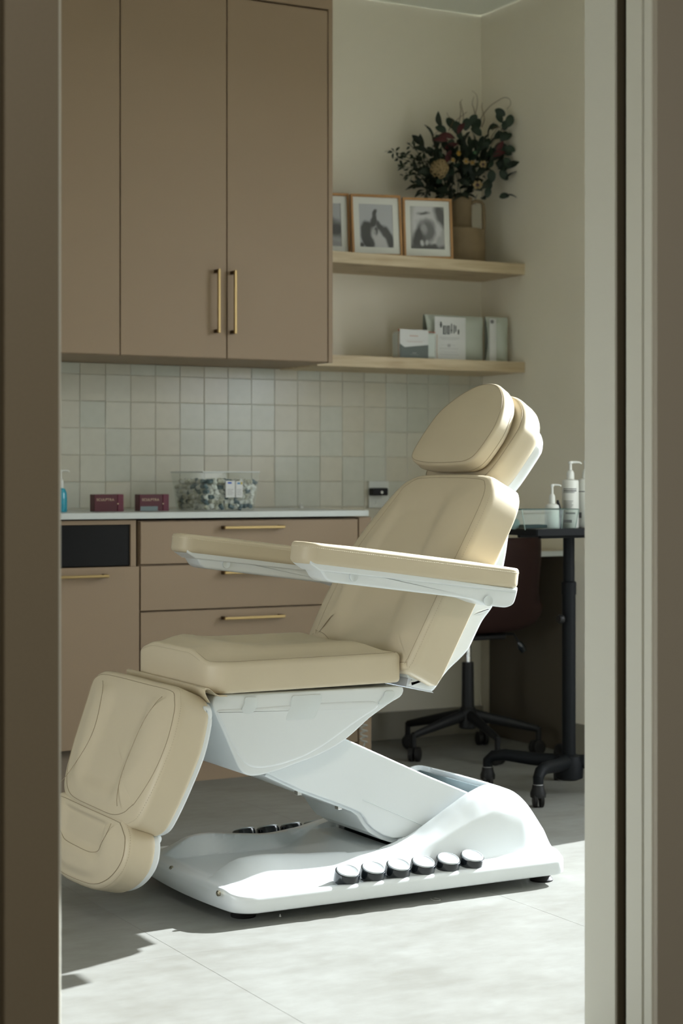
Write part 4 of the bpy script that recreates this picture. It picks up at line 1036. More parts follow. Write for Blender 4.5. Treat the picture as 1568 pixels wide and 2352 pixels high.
# ------------------------------------------------------------------ packaged goods on the lower shelf
zs2 = z2a
SAGE = mat('sage_cloth_bag', (0.47, 0.51, 0.45), 0.7, bump=0.3, bscale=60); PAPER = mat('white_label_paper', (0.62, 0.63, 0.62), 0.7)
INKG = mat('grey_ink', (0.20, 0.20, 0.21), 0.7); INKD = mat('dark_ink', (0.05, 0.055, 0.055), 0.7); INKP = mat('faint_pink_ink', (0.52, 0.36, 0.32), 0.7)
def pillow_bag(t, name, m, x0, x1, z1, yc, thick, tilt=0.0, step=0.016):
    """puffed bag standing on its edge: flat seams, swollen middle; faces -Y"""
    W_ = x1-x0; n = 22; k = 16; fr4 = []; bk4 = []
    for i in range(n+1):
        for j in range(k+1):
            u, v = i/n, j/k
            e = (math.sin(PI*min(0.99, max(0.01, u)))**0.28)*(math.sin(PI*min(0.99, max(0.01, v)))**0.38)
            pin = 0.012*(1-math.sin(PI*u)**0.5)*math.sin(PI*v)*1.0
            x = x0+W_*u+(0.006*math.sin(PI*v))*(1 if u < 0.5 else -1)*abs(2*u-1)
            z = zs2+0.001+(z1-zs2)*v-0.006*math.sin(PI*u)*(v > 0.5)*0
            wr = 0.0025*math.sin(9*u+4*v)*e
            y = yc+tilt*v
            fr4.append(Vector((x, y-thick/2*e-wr, z))); bk4.append(Vector((x, y+thick/2*e, z)))
    fs = []
    N_ = (n+1)*(k+1)
    for i in range(n):
        for j in range(k):
            a = i*(k+1)+j; fs.append((a, a+k+1, a+k+2, a+1)); fs.append((N_+a, N_+a+1, N_+a+k+2, N_+a+k+1))
    return MB().add(fr4+bk4, fs).build(name, m, t, smooth=True, angle=80, origin=((x0+x1)/2, yc, zs2))
b1x0, b1x1 = at(973, 780, 6.00).x, at(1106, 780, 6.00).x; b1z = at(1040, 726, 6.00).z
bg1 = thing('fabric_pouch', 'sage grey puffed pouch with a wide white printed band, behind the small boxed set', 'pouch', ((b1x0+b1x1)/2, 6.00, zs2), 'pouches and boxed set on the lower shelf')
pillow_bag(bg1, 'bag', SAGE, b1x0, b1x1, b1z, 6.00, 0.088)
def label_sheet(t, x0, x1, z0, z1, y, m=PAPER, name='label', bulge=0.0, n=8):
    fr5 = []; 
    for i in range(n+1):
        u = i/n; yy = y-bulge*math.sin(PI*u); x = x0+(x1-x0)*u
        fr5.append([Vector((x, yy, z0)), Vector((x, yy, z1)), Vector((x, yy+0.0015, z1)), Vector((x, yy+0.0015, z0))])
    return MB().rings(fr5).build(name, m, t, smooth=True, angle=30, origin=((x0+x1)/2, y, z0))
yl = 5.953
lx0, lx1 = at(998, 780, yl).x, at(1069, 780, yl).x
lb = label_sheet(bg1, lx0, lx1, zs2+0.002, at(1030, 728, yl).z, yl, bulge=0.004)
mb = MB()
def mark(px0, py0, px1, py1, mb_=None, y=yl-0.0052):
    a, b = at(px0, py0, y), at(px1, py1, y); (mb_ or mb).box(min(a.x, b.x), max(a.x, b.x), y-0.0003, y+0.003, min(a.z, b.z), max(a.z, b.z))
for q in ((1012,739,1014,752),(1010,745,1016,746.5),(1018,748,1020,768),(1018,748,1024,749.5),(1018,766.5,1024,768),(1023,748,1024.5,768),(1027,748,1029,768),(1027,748,1032,749.5),(1027,766.5,1032,768),(1031,748,1032.5,768),(1036,743,1037.5,766),(1042,746,1043.5,766),(1046,748,1047.5,762),(1052,757,1054,768),(1034,758,1039,759.5)): mark(*q)
mb.build('printed_letters', INKD, lb)
mb = MB()
for q in ((1010,775,1056,776.5),(1014,779,1050,780),(1014,792,1046,793),(1010,800,1052,801),(1016,808,1050,809),(1010,814,1054,815),(1028,790,1034,797)): mark(*q)
mb.build('printed_lines', mat('pale_grey_ink', (0.42, 0.42, 0.43), 0.7), lb)
b2x0, b2x1 = 3.940, min(at(1167, 780, 5.975).x, WR-0.008); b2z = at(1130, 729, 5.985).z
bg2 = thing('fabric_pouch', 'sage grey puffed pouch with a narrow white band against the right wall', 'pouch', ((b2x0+b2x1)/2, 5.985, zs2), 'pouches and boxed set on the lower shelf')
pillow_bag(bg2, 'bag', SAGE, b2x0, b2x1, b2z, 5.985, 0.060)
lb2 = label_sheet(bg2, b2x0+0.004, b2x0+0.036, zs2+0.002, at(1115, 731, 5.957).z, 5.957, bulge=0.002)
pA_ = Vector((b2x0+0.014, 5.955, at(1111, 738, 5.955).z)); MB().lathe([(0.0001, 0), (0.0075, 0), (0.0075, 0.002), (0.0001, 0.002)], pA_, 20, M=Matrix.Rotation(PI/2, 4, 'X')).build('printed_emblem', INKG, lb2, origin=pA_)
# small boxed set in front
s0, s1 = at(906, 790, 5.95).x, at(996, 790, 5.95).x; sz = at(950, 759, 5.93).z
bs = thing('boxed_set', 'small clear pouch with white and charcoal printed card and orange zip', 'packaged set', ((s0+s1)/2, 5.95, zs2), 'pouches and boxed set on the lower shelf')
CLEARV = mat('milky_vinyl', (0.55, 0.60, 0.57), 0.3)
MB().box(s0+0.004, s1-0.002, 5.925, 5.985, zs2+0.0005, sz-0.004).build('pouch_body', CLEARV, bs, bevel=0.014, seg=4, origin=((s0+s1)/2, 5.95, zs2))
c0_, c1_ = at(918, 790, 5.918).x, at(983, 790, 5.918).x
cz1 = at(950, 757, 5.918).z
cd_ = label_sheet(bs, c0_, c1_, zs2+0.001, cz1, 5.918, name='card', n=2)
A_ = at(918, 789, 5.9175); B_ = at(929, 797, 5.9175); C_ = at(983, 792.5, 5.9175)
MB().rings([[Vector((c0_, y_, zs2+0.0015)), Vector((c1_, y_, zs2+0.0015)), Vector((c1_, y_, C_.z)), Vector((B_.x, y_, B_.z)), Vector((c0_, y_, A_.z))] for y_ in (5.9168, 5.9178)]).build('charcoal_panel', mat('charcoal_print', (0.12, 0.14, 0.13), 0.6), cd_)
mb = MB()
for q in ((930,780.5,974,782.5),(934,784.5,970,785.3)): mark(*q, mb_=mb, y=5.9166)
mark(941, 770, 960, 773, mb_=mb, y=5.9166); mb.build('printed_lines', INKP, cd_)
mb = MB()
for q in ((947,810,956,811.5),(942,814,962,815.2),(945,817,970,818)): mark(*q, mb_=mb, y=5.9162)
mb.build('printed_lines', mat('light_grey_ink', (0.34, 0.35, 0.34), 0.7), cd_)
MB().tube([Vector((s0+0.006, 5.93, sz-0.004)), Vector(((s0+s1)/2, 5.928, sz-0.002)), Vector((s1-0.006, 5.93, sz-0.004))], 0.0016, 6).build('zip', mat('orange_zip', (0.50, 0.14, 0.07), 0.6), bs, origin=(s0, 5.93, sz))
MB().box(s0+0.003, s0+0.012, 5.926, 5.930, sz-0.003, sz+0.003).build('zip_pull', MATS['orange_zip'], bs, bevel=0.001, origin=(s0, 5.93, sz))
mat('tan_piping', (0.42, 0.29, 0.17), 0.6)
for xx in (s0+0.002, s1-0.0015):
    MB().tube([Vector((xx+0.002, 5.925, zs2+0.004)), Vector((xx-0.001, 5.924, zs2+0.03)), Vector((xx+0.001, 5.925, sz-0.012))], 0.0013, 6).build('piping', MATS['tan_piping'], bs, origin=(xx, 5.925, zs2))

# ------------------------------------------------------------------ things on the worktop
YW = 5.82
def text_obj(s_, size, M, m, parent, name='lettering', font_scale=(1, 1)):
    cu = bpy.data.curves.new(name, 'FONT'); cu.body = s_; cu.size = size; cu.align_x = 'CENTER'; cu.align_y = 'CENTER'; cu.extrude = 0.0003; cu.space_character = 1.12
    o = bpy.data.objects.new(name, cu); COL.objects.link(o)
    bpy.context.view_layer.update()
    me = bpy.data.meshes.new_from_object(o.evaluated_get(bpy.context.evaluated_depsgraph_get()))
    bpy.data.objects.remove(o); bpy.data.curves.remove(cu)
    me.materials.clear(); me.materials.append(m)
    q = bpy.data.objects.new(name, me); COL.objects.link(q); q.parent = parent
    q.matrix_local = Matrix.Translation(-WP(parent)) @ M; return q
WINE = mat('wine_red_card', (0.075, 0.007, 0.015), 0.4, noise=0.05, nscale=30); WINE2 = mat('plum_card', (0.12, 0.015, 0.035), 0.45); GOLDT = mat('pale_gold_foil', (0.60, 0.45, 0.32), 0.4)
FX = Matrix.Rotation(PI/2, 4, 'X')
for i, (xl, xr, lab) in enumerate(((217, 284, 'small wine red carton standing alone on the worktop near the blue bottle'), (320.5, 388, 'small wine red carton with a grey sticker beside the clear tub of vials'))):
    x0, x1 = at(xl, 1170, YW).x, at(xr, 1170, YW).x; zt_ = at(xl+30, 1135.5, YW).z
    t = thing('carton', lab, 'box', ((x0+x1)/2, YW, ZW), 'wine red cartons on the worktop')
    xs_ = x0+(x1-x0)*0.79
    bx('box', WINE, t, x0, xs_-0.0004, YW, YW+0.045, ZW+0.0004, zt_, 0.0012, origin=((x0+x1)/2, YW, ZW))
    sl = bx('sleeve_end', WINE2, t, xs_+0.0004, x1, YW-0.0006, YW+0.0455, ZW+0.0004, zt_+0.0003, 0.0018, origin=(x1, YW, ZW))
    p = at(xl+53, 1157, YW-0.001); MB().lathe([(0.0026, 0), (0.0020, 0.0012), (0.0001, 0.0016)], (xs_+0.001, YW-0.0006, p.z), 14, M=FX).build('closure_dot', GOLDT, sl, origin=(xs_, YW, p.z))
    mb = MB()
    for q in range(7): mb.box(xs_+0.004, x1-0.004, YW-0.0012, YW, ZW+0.007+q*0.008, ZW+0.0075+q*0.008)
    mb.build('embossed_lines', WINE, sl)
    text_obj('SCULPTRA', 0.0125, Matrix.Translation(((x0+xs_)/2-0.003, YW-0.0006, at(xl+25, 1148, YW).z)) @ FX, GOLDT, t)
    if i == 1:
        bx('sticker', mat('grey_sticker', (0.16, 0.21, 0.22), 0.4), t, x0+0.003, at(362, 1170, YW).x, YW-0.0012, YW-0.0002, ZW+0.001, at(340, 1163, YW).z, 0.0003)
# blue bottle with a pump, half hidden by the door post
BLUE = mat('blue_liquid_soap', (0.02, 0.30, 0.42), 0.25, coat=0.4)
pb = at(139, 1176, YW)
bt = thing('pump_bottle', 'bright blue pump bottle at the left end of the worktop', 'bottle', (pb.x, YW, ZW))
hB = at(140, 1121, YW).z-ZW
MB().lathe([(0.0001, 0.0004), (0.020, 0.0004), (0.0225, 0.004), (0.0225, hB*0.55), (0.021, hB*0.8), (0.016, hB*0.96), (0.011, hB), (0.0001, hB)], (pb.x, YW, ZW), 32).build('body', BLUE, bt, smooth=True, origin=(pb.x, YW, ZW), angle=50)
WP_ = mat('white_pump_plastic', (0.62, 0.63, 0.60), 0.4)
def pump(t, x, y, z, h, s, dirx, m=None):
    m = m or WP_
    c = MB().lathe([(0.010*s, 0), (0.0105*s, 0.002*s), (0.010*s, h*0.36), (0.007*s, h*0.48), (0.004*s, h*0.52), (0.004*s, h*0.86), (0.0062*s, h*0.88), (0.0062*s, h), (0.0001, h)], (x, y, z), 24).build('pump_head', m, t, smooth=True, angle=40, origin=(x, y, z))
    d = Vector(dirx).normalized()
    p0_ = Vector((x, y, z+h*0.95)); MB().tube([p0_, p0_+d*0.014*s+Vector((0, 0, 0.001)), p0_+d*0.026*s-Vector((0, 0, 0.0005*s)), p0_+d*0.030*s-Vector((0, 0, 0.004*s))], [0.0032*s, 0.003*s, 0.0024*s, 0.002*s], 10).build('nozzle', m, c, smooth=True, origin=p0_)
    return c
pump(bt, pb.x, YW, ZW+hB, at(140, 1079, YW).z-ZW-hB, 1.0, (0.9, -0.45, 0))
# clear tub of vials
def thin_clear(name, tint, rough=0.03, ior=1.45):
    m = bpy.data.materials.new(name); m.use_nodes = True; nt = m.node_tree
    for n in list(nt.nodes): nt.nodes.remove(n)
    o = nt.nodes.new('ShaderNodeOutputMaterial'); t = nt.nodes.new('ShaderNodeBsdfTransparent'); t.inputs[0].default_value = (*tint, 1)
    g_ = nt.nodes.new('ShaderNodeBsdfGlossy'); g_.inputs['Roughness'].default_value = rough
    x_ = nt.nodes.new('ShaderNodeMixShader'); facing_mix(nt, x_, 0.012)
    nt.links.new(t.outputs[0], x_.inputs[1]); nt.links.new(g_.outputs[0], x_.inputs[2]); nt.links.new(x_.outputs[0], o.inputs[0]); return m
CLEAR = thin_clear('clear_acrylic', (0.97, 0.98, 0.975)); GLASSG = thin_clear('greenish_glass', (0.94, 0.965, 0.955))
tc0, tc1, tcc = at(382, 1170, 5.98), at(470, 1172, 5.72), at(592, 1170, 5.83)
tub = thing('clear_tub', 'open clear plastic tub heaped with small white and grey vials', 'tub', (2.85, 5.88, ZW))
hx0, hx1 = at(389, 1165, 6.02).x, at(583, 1165, 5.80).x
ty0, ty1 = 5.76, 6.04
zt2 = ZW+(at(480, 1084, 5.76).z-ZW)
bx0, bx1, by0, by1 = at(470, 1170, ty0+0.015).x, at(583, 1170, ty0+0.015).x, ty0+0.015, ty1-0.02
tx0, tx1 = at(466, 1084, ty0).x, at(596, 1084, ty0).x
mb = MB()
def wallq(a, b, c, d, th=0.0012):
    n_ = (b-a).cross(d-a).normalized()*th
    mb.rings([[a, b, c, d], [a+n_, b+n_, c+n_, d+n_]])
B0 = [Vector((bx0, by0, ZW+0.002)), Vector((bx1, by0, ZW+0.002)), Vector((bx1, by1, ZW+0.002)), Vector((bx0, by1, ZW+0.002))]
T0 = [Vector((tx0, ty0, zt2)), Vector((tx1, ty0, zt2)), Vector((tx1, ty1, zt2)), Vector((tx0, ty1, zt2))]
for i in range(4): wallq(B0[i], B0[(i+1) % 4], T0[(i+1) % 4], T0[i])
wallq(B0[0], B0[1], B0[2], B0[3]); mb.build('tub_body', CLEAR, tub, origin=(2.85, 5.88, ZW))
MB().tube(T0, 0.0022, 6, closed=True).build('rim', mat('pale_acrylic_rim', (0.55, 0.58, 0.56), 0.2), tub)
random.seed(5)
VW = mat('white_vial_cap', (0.62, 0.64, 0.60), 0.5); VG = mat('slate_vial_cap', (0.10, 0.15, 0.17), 0.5); VC = mat('cream_vial', (0.45, 0.45, 0.37), 0.5)
vm = []
for m_ in (VW, VG, VC):
    mbv = MB().lathe([(0.0075, -0.010), (0.0085, -0.009), (0.0085, 0.002), (0.0055, 0.004), (0.0055, 0.006), (0.0075, 0.0065), (0.0075, 0.012)], (0, 0, 0), 9)
    me = bpy.data.meshes.new('vial'); me.from_pydata(mbv.v, [], mbv.f); me.materials.append(m_); vm.append(me)
count = 0
for lz in range(6):
    z_ = ZW+0.0145+lz*0.0175; f_ = (z_-ZW)/(zt2-ZW)
    ax0, ax1 = bx0+(tx0-bx0)*f_+0.012, bx1+(tx1-bx1)*f_-0.012
    ay0, ay1 = by0+(ty0-by0)*f_+0.012, by1+(ty1-by1)*f_-0.012
    nx = max(2, int((ax1-ax0)/0.0185)); ny = max(2, int((ay1-ay0)/0.0185))
    for i in range(nx+1):
        for j in range(ny+1):
            # only the vials that can be seen through the two near walls or from above
            if not (j <= 0 or i <= 0 or (lz == 5)): continue
            if lz == 5 and random.random() < 0.45: continue
            p = Vector((ax0+(ax1-ax0)*i/nx, ay0+(ay1-ay0)*j/ny, z_+random.uniform(-.002, .002)))
            kq = random.choices((0, 1, 2), (5, 3, 3))[0]; o = bpy.data.objects.new('vial', vm[kq]); COL.objects.link(o)
            o.location = p; o.rotation_euler = (random.uniform(0, PI), random.uniform(0, PI), random.uniform(0, PI)); o.scale = (0.95,)*3
            cn = ('white', 'slate grey', 'cream')[kq]; tag(o, 'small %s vial in the heap inside the clear tub' % cn, 'vial', cn+' vials heaped in the clear tub'); count += 1
# two boxes of labels leaning inside the tub front
for (x0_, x1_, y0_, y1_, cmk) in ((518, 539, 1104, 1143, (0.03, 0.10, 0.45)), (541, 557, 1105, 1143, (0.04, 0.20, 0.40))):
    a, b = at(x0_, y1_, 5.752), at(x1_, y0_, 5.752)
    t = thing('vial_box', 'upright white box with %s inside the clear tub' % ('a single blue mark' if x0_ == 518 else 'blue and yellow marks'), 'box', ((a.x+b.x)/2, 5.755, a.z), 'white vial boxes at the tub front')
    bx('box', PAPER, t, a.x, b.x, 5.750, 5.7562, a.z, b.z, 0.0006, origin=((a.x+b.x)/2, 5.755, a.z))
    w_ = b.x-a.x
    bx('blue_mark', mat('blue_ink_%d' % x0_, cmk, 0.5), t, a.x+w_*0.2, a.x+w_*0.62, 5.7494, 5.7502, b.z-0.011, b.z-0.005, 0)
    if x0_ == 541: bx('yellow_mark', mat('yellow_ink', (0.45, 0.36, 0.04), 0.5), t, a.x+w_*0.68, a.x+w_*0.92, 5.7494, 5.7502, b.z-0.012, b.z-0.003, 0)
    mb = MB()
    for q in range(4): mb.box(a.x+w_*0.15, a.x+w_*(0.8 if q % 2 else 0.7), 5.7494, 5.7502, a.z+0.010+q*0.006, a.z+0.0112+q*0.006)
    mb.build('printed_lines', INKG, t)
p = at(691, 1168, 6.05); c = (p.x, 6.05, ZW)
kn = MB().lathe([(0.0001, 0.0003), (0.009, 0.0003), (0.010, 0.004), (0.008, 0.010), (0.004, 0.014), (0.0045, 0.018), (0.0001, 0.0195)], c, 20).build('stopper', WP_, None, smooth=True, origin=c)
tag(kn, 'tiny white rubber stopper alone on the worktop by the tiles', 'stopper')
# power outlet with a black adapter
o0, o1 = at(847, 1105, 6.19), at(893, 1166, 6.19)
ou = thing('power_outlet', 'white double power outlet plate on the tiles behind the chair back', 'outlet', ((o0.x+o1.x)/2, WB-0.011, o1.z))
bx('plate', mat('outlet_plastic', (0.55, 0.57, 0.53), 0.4), ou, o0.x, o1.x, WB-0.020, WB-0.0112, o1.z, o0.z, 0.002)
bx('switch', mat('outlet_plastic', (0.5, 0.5, 0.5)), ou, o0.x+0.03, o0.x+0.042, WB-0.023, WB-0.020, o1.z+0.015, o1.z+0.03, 0.001)
q0, q1 = at(854.5, 1121, 6.16), at(889, 1138, 6.16)
ad = thing('plug_adapter', 'black plug adapter pushed into the outlet behind the chair back', 'plug', ((q0.x+q1.x)/2, 6.16, q1.z))
bx('adapter_body', BLACKP, ad, q0.x, q1.x, 6.150, WB-0.0202, q1.z, q0.z, 0.005, seg=3)
pp = at(877, 1131, 6.149); MB().lathe([(0.006, 0), (0.0055, 0.001), (0.0001, 0.001)], pp, 16, M=FX).build('adapter_dot', WP_, ad, origin=pp)
# coiled cord hanging by the end panel
cx_, cy_ = at(835, 1690, 5.58).x, 5.58
pts = [Vector((cx_+0.0125*math.cos(a_*0.5), cy_+0.0125*math.sin(a_*0.5), 0.40-0.30*a_/190)) for a_ in range(0, 191)]
cord = MB().tube([Vector((cx_+0.008, 5.612, 0.52)), Vector((cx_+0.0125, cy_, 0.43))]+pts+[Vector((cx_, cy_, 0.09)), Vector((cx_-0.02, cy_-0.02, 0.012)), Vector((cx_-0.08, cy_-0.05, 0.005))], 0.0028, 6).build('coiled_cord', mat('grey_cord', (0.42, 0.43, 0.40), 0.5), None, smooth=True, origin=(cx_, cy_, 0.4))
tag(cord, 'pale grey coiled cord hanging beside the base cabinet end panel', 'cord')

# ------------------------------------------------------------------ office chair at the desk
OX, OY = 3.690, 5.722
def caster(parent, p, r, wdt, ang, m=RUBBER, hood=True):
    """twin wheel caster whose wheels roll in direction ang"""
    M = Matrix.Translation(p) @ Matrix.Rotation(ang, 4, 'Z')
    c = thing('caster', None, None, (0, 0, 0)); c.parent = parent; c.location = Vector(p)-WP(parent)
    for s_ in (-1, 1):
        mb = MB().lathe([(r*0.45, -wdt/2), (r*0.9, -wdt/2), (r, -wdt/2+0.002), (r, wdt/2-0.002), (r*0.9, wdt/2), (r*0.4, wdt/2)], (0, 0, 0), 24, M=Matrix.Rotation(PI/2, 4, 'X'))
        mb.v = [M @ (v+Vector((0, s_*(wdt/2+0.004), r))) for v in mb.v]
        mb.build('wheel', m, c, smooth=True, angle=40, origin=p)
    mb = MB().tube([Vector((0.0, 0, r)), Vector((0.006, 0, r*1.6)), Vector((0.010, 0, r*2.1))], [r*0.42, r*0.36, 0.008], 10)
    mb.v = [M @ v for v in mb.v]; mb.build('fork', BLACKP, c, smooth=True, origin=p)
    return c
ofc = thing('office_chair', 'black swivel chair with a dark brown bucket seat tucked under the desk', 'chair', (OX, OY, 0))
for k_ in range(5):
    a_ = math.radians(189+72*k_); d = Vector((math.cos(a_), math.sin(a_), 0)); c0 = Vector((OX, OY, 0))
    z0_, z1_ = 0.150, 0.092
    pts = [c0+d*0.02+Vector((0, 0, z0_)), c0+d*0.10+Vector((0, 0, z0_-0.016)), c0+d*0.20+Vector((0, 0, z1_+0.020)), c0+d*0.268+Vector((0, 0, z1_+0.004))]
    MB().tube(pts, [0.024, 0.020, 0.016, 0.013], 12, rx=0.8).build('leg', BLACKP, ofc, smooth=True, origin=(OX, OY, 0))
    MB().tube([c0+d*0.268+Vector((0, 0, z1_+0.010)), c0+d*0.268+Vector((0, 0, 0.052))], 0.0105, 10).build('caster_stem', BLACKP, ofc, smooth=True, origin=(OX, OY, 0))
    caster(ofc, c0+d*0.262, 0.027, 0.017, a_+0.6)
MB().lathe([(0.030, 0.10), (0.034, 0.105), (0.034, 0.165), (0.027, 0.180), (0.024, 0.182), (0.022, 0.345), (0.0215, 0.350), (0.012, 0.352)], (OX, OY, 0), 28).build('column', BLACKP, ofc, smooth=True, angle=35, origin=(OX, OY, 0))
MB().lathe([(0.0125, 0.34), (0.0125, 0.372), (0.0105, 0.374), (0.0125, 0.376), (0.0125, 0.445)], (OX, OY, 0), 24).build('gas_lift', CHROME, ofc, smooth=True, angle=35, origin=(OX, OY, 0))
bx('seat_plate', BLACKP, ofc, OX-0.11, OX+0.11, OY-0.10, OY+0.10, 0.440, 0.458, 0.006)
# bucket shell, its back towards the room
mb = MB(); rg = []
n = 26
for j in range(17):
    v = j/16            # 0 front of the seat .. 1 top of the back
    if v < 0.45:
        s_ = v/0.45; y_ = OY+0.23-0.38*s_; z_ = 0.475-0.012*math.sin(PI*s_); hw = 0.19+0.045*s_; up_ = 0.035+0.05*s_; cur = 0.0
    else:
        s_ = (v-0.45)/0.55; y_ = OY-0.15-0.085*math.sin(s_*PI/2); z_ = 0.468+0.36*s_**1.25+0.0; hw = 0.235-0.012*s_; up_ = 0.085*(1-s_)+0.0; cur = 0.10*sm(0, 0.5, s_)
    row = []
    for i in range(n+1):
        q = -1+2*i/n
        row.append(Vector((OX+hw*math.sin(q*PI/2*0.96)/math.sin(PI/2*0.96), y_+cur*abs(q)**2.2, z_+up_*abs(q)**3)))
    rg.append(row)
th = 0.012
vs = [p for r_ in rg for p in r_]; W2 = n+1; fs = [(j*W2+i, (j+1)*W2+i, (j+1)*W2+i+1, j*W2+i+1) for j in range(16) for i in range(n)]
sh = MB().add(vs, fs).build('bucket_seat', MAROON, ofc, smooth=True, angle=80, origin=(OX, OY, 0.46))
so = sh.modifiers.new('solid', 'SOLIDIFY'); so.thickness = th; so.offset = 0; sb_ = sh.modifiers.new('sub', 'SUBSURF'); sb_.levels = 1; sb_.render_levels = 1
lv0 = at(1140, 1455, OY-0.02); lv1 = at(1180, 1456, OY-0.05); lv2 = at(1190, 1474, OY-0.06); lv3 = at(1202, 1495, OY-0.06)
MB().tube([Vector((OX+0.08, OY-0.02, lv0.z)), lv1, lv2], 0.0045, 8).build('tilt_lever', BLACKP, ofc, smooth=True, origin=lv1)
MB().tube([lv2, lv2.lerp(lv3, 0.2), lv2.lerp(lv3, 0.6), lv3], [0.006, 0.012, 0.0145, 0.012], 14).build('lever_knob', BLACKG, ofc, smooth=True, origin=lv2)

# ------------------------------------------------------------------ rolling tray table at the right
TX, TY = 3.535, 4.865
tr_ = thing('tray_table', 'black rolling tray table on a single post in front of the desk', 'trolley', (TX, TY, 0))
zt3 = at(1300, 1214.5, TY-0.16).z
bx('tray', BLACKM, tr_, TX-0.24, TX+0.24, TY-0.16, TY+0.18, zt3-0.020, zt3-0.004, 0.003)
mb = MB()
for a in ((TX-0.24, TX+0.24, TY-0.163, TY-0.157), (TX-0.24, TX+0.24, TY+0.177, TY+0.183), (TX-0.243, TX-0.237, TY-0.16, TY+0.18), (TX+0.237, TX+0.243, TY-0.16, TY+0.18)):
    mb.box(*a, zt3-0.022, zt3)
mb.build('tray_rim', BLACKM, tr_, bevel=0.0015)
for s_ in (-1, 1): bx('tray_bracket', BLACKM, tr_, TX-0.16, TX+0.16, TY+s_*0.06-0.008, TY+s_*0.06+0.008, zt3-0.034, zt3-0.020, 0.002)
MB().lathe([(0.030, 0.095), (0.030, 0.10), (0.0225, 0.105), (0.0225, 0.66), (0.0245, 0.66), (0.0245, 0.70), (0.019, 0.705), (0.019, zt3-0.03)], (TX, TY, 0), 28).build('post', BLACKM, tr_, smooth=True, angle=35, origin=(TX, TY, 0))
kb = at(1287, 1422, TY-0.02)
MB().tube([Vector((TX-0.02, TY, kb.z)), kb+Vector((0.012, 0, 0))], 0.005, 8).build('clamp_bolt', BLACKM, tr_, origin=kb)
MB().lathe([(0.004, -0.010), (0.013, -0.009), (0.0150, -0.004), (0.0150, 0.004), (0.013, 0.009), (0.004, 0.010)], kb, 18, M=Matrix.Rotation(PI/2, 4, 'Y')).build('clamp_knob', BLACKP, tr_, smooth=True, origin=kb, angle=30)
MB().lathe([(0.030, 0.045), (0.046, 0.052), (0.048, 0.10), (0.040, 0.125), (0.026, 0.130)], (TX, TY, 0), 28).build('hub', BLACKM, tr_, smooth=True, angle=40, origin=(TX, TY, 0))
TL = ((3.300, 4.706), (3.352, 5.075), (3.655, 5.09), (3.79, 4.68))
for (lx, ly) in TL:
    e = Vector((lx, ly, 0)); c0 = Vector((TX, TY, 0)); d = (e-c0); L = d.length; d.normalize()
    pts = [c0+d*0.02+Vector((0, 0, 0.105)), c0+d*(L*0.45)+Vector((0, 0, 0.108)), c0+d*(L*0.78)+Vector((0, 0, 0.116)), c0+d*(L*0.93)+Vector((0, 0, 0.110)), c0+d*L+Vector((0, 0, 0.092)), c0+d*L+Vector((0, 0, 0.074))]
    MB().tube(pts, [0.024, 0.022, 0.020, 0.019, 0.0175, 0.0165], 14).build('leg', BLACKM, tr_, smooth=True, origin=c0)
    MB().lathe([(0.0172, 0.0715), (0.0172, 0.0735)], e, 20).build('collar', CHROME, tr_, origin=e)
    cst = caster(tr_, e, 0.0255, 0.013, math.atan2(0.8763, 0.4818)+random.uniform(-.1, .1))
    mb = MB().lathe([(0.012, 0.030), (0.0245, 0.032), (0.0255, 0.045), (0.020, 0.060), (0.0185, 0.0715), (0.01, 0.0715)], e, 20); mb.build('hood', BLACKP, cst, smooth=True, origin=e, angle=50)
# glass box on the tray
gy = TY-0.10
g0, g1 = at(1201, 1212, gy), at(1324, 1212, gy); gt0, gt1 = at(1197, 1171, gy-0.004), at(1328, 1169, gy-0.004)
zg = zt3-0.004
gb = thing('glass_box', 'open rectangular glass box with flared sides at the front of the tray', 'box', ((g0.x+g1.x)/2, gy, zg))
mb = MB(); D_ = 0.075
B0 = [Vector((g0.x+0.008, gy, zg+0.0005)), Vector((g1.x-0.006, gy, zg+0.0005)), Vector((g1.x-0.006, gy+D_, zg+0.0005)), Vector((g0.x+0.008, gy+D_, zg+0.0005))]
ztg = at(1260, 1170, gy).z
T0 = [Vector((gt0.x, gy-0.006, ztg)), Vector((gt1.x, gy-0.006, ztg)), Vector((gt1.x, gy+D_+0.006, ztg)), Vector((gt0.x, gy+D_+0.006, ztg))]
for i in range(4): wallq(B0[i], B0[(i+1) % 4], T0[(i+1) % 4], T0[i], 0.0025)
wallq(B0[0], B0[1], B0[2], B0[3], 0.003); mb.build('glass_walls', GLASSG, gb, origin=(g0.x, gy, zg))
MB().tube(T0, 0.0014, 6, closed=True).build('rim', mat('dark_glass_edge', (0.06, 0.10, 0.085), 0.15, coat=0.4), gb)
for i in range(4): MB().tube([B0[i], T0[i]], 0.0016, 6).build('corner_edge', mat('pale_glass_edge', (0.32, 0.40, 0.36), 0.15), gb)
gp = MB(); gp.box(g0.x+0.016, at(1262, 1210, gy).x, gy+0.010, gy+D_-0.012, zg+0.0045, zg+0.016); gq = gp.build('folded_cloth', mat('teal_grey_cloth', (0.035, 0.06, 0.06), 0.8), None, bevel=0.004, seg=3, origin=(g0.x, gy, zg))
tag(gq, 'dark teal folded cloth lying inside the glass box', 'cloth')
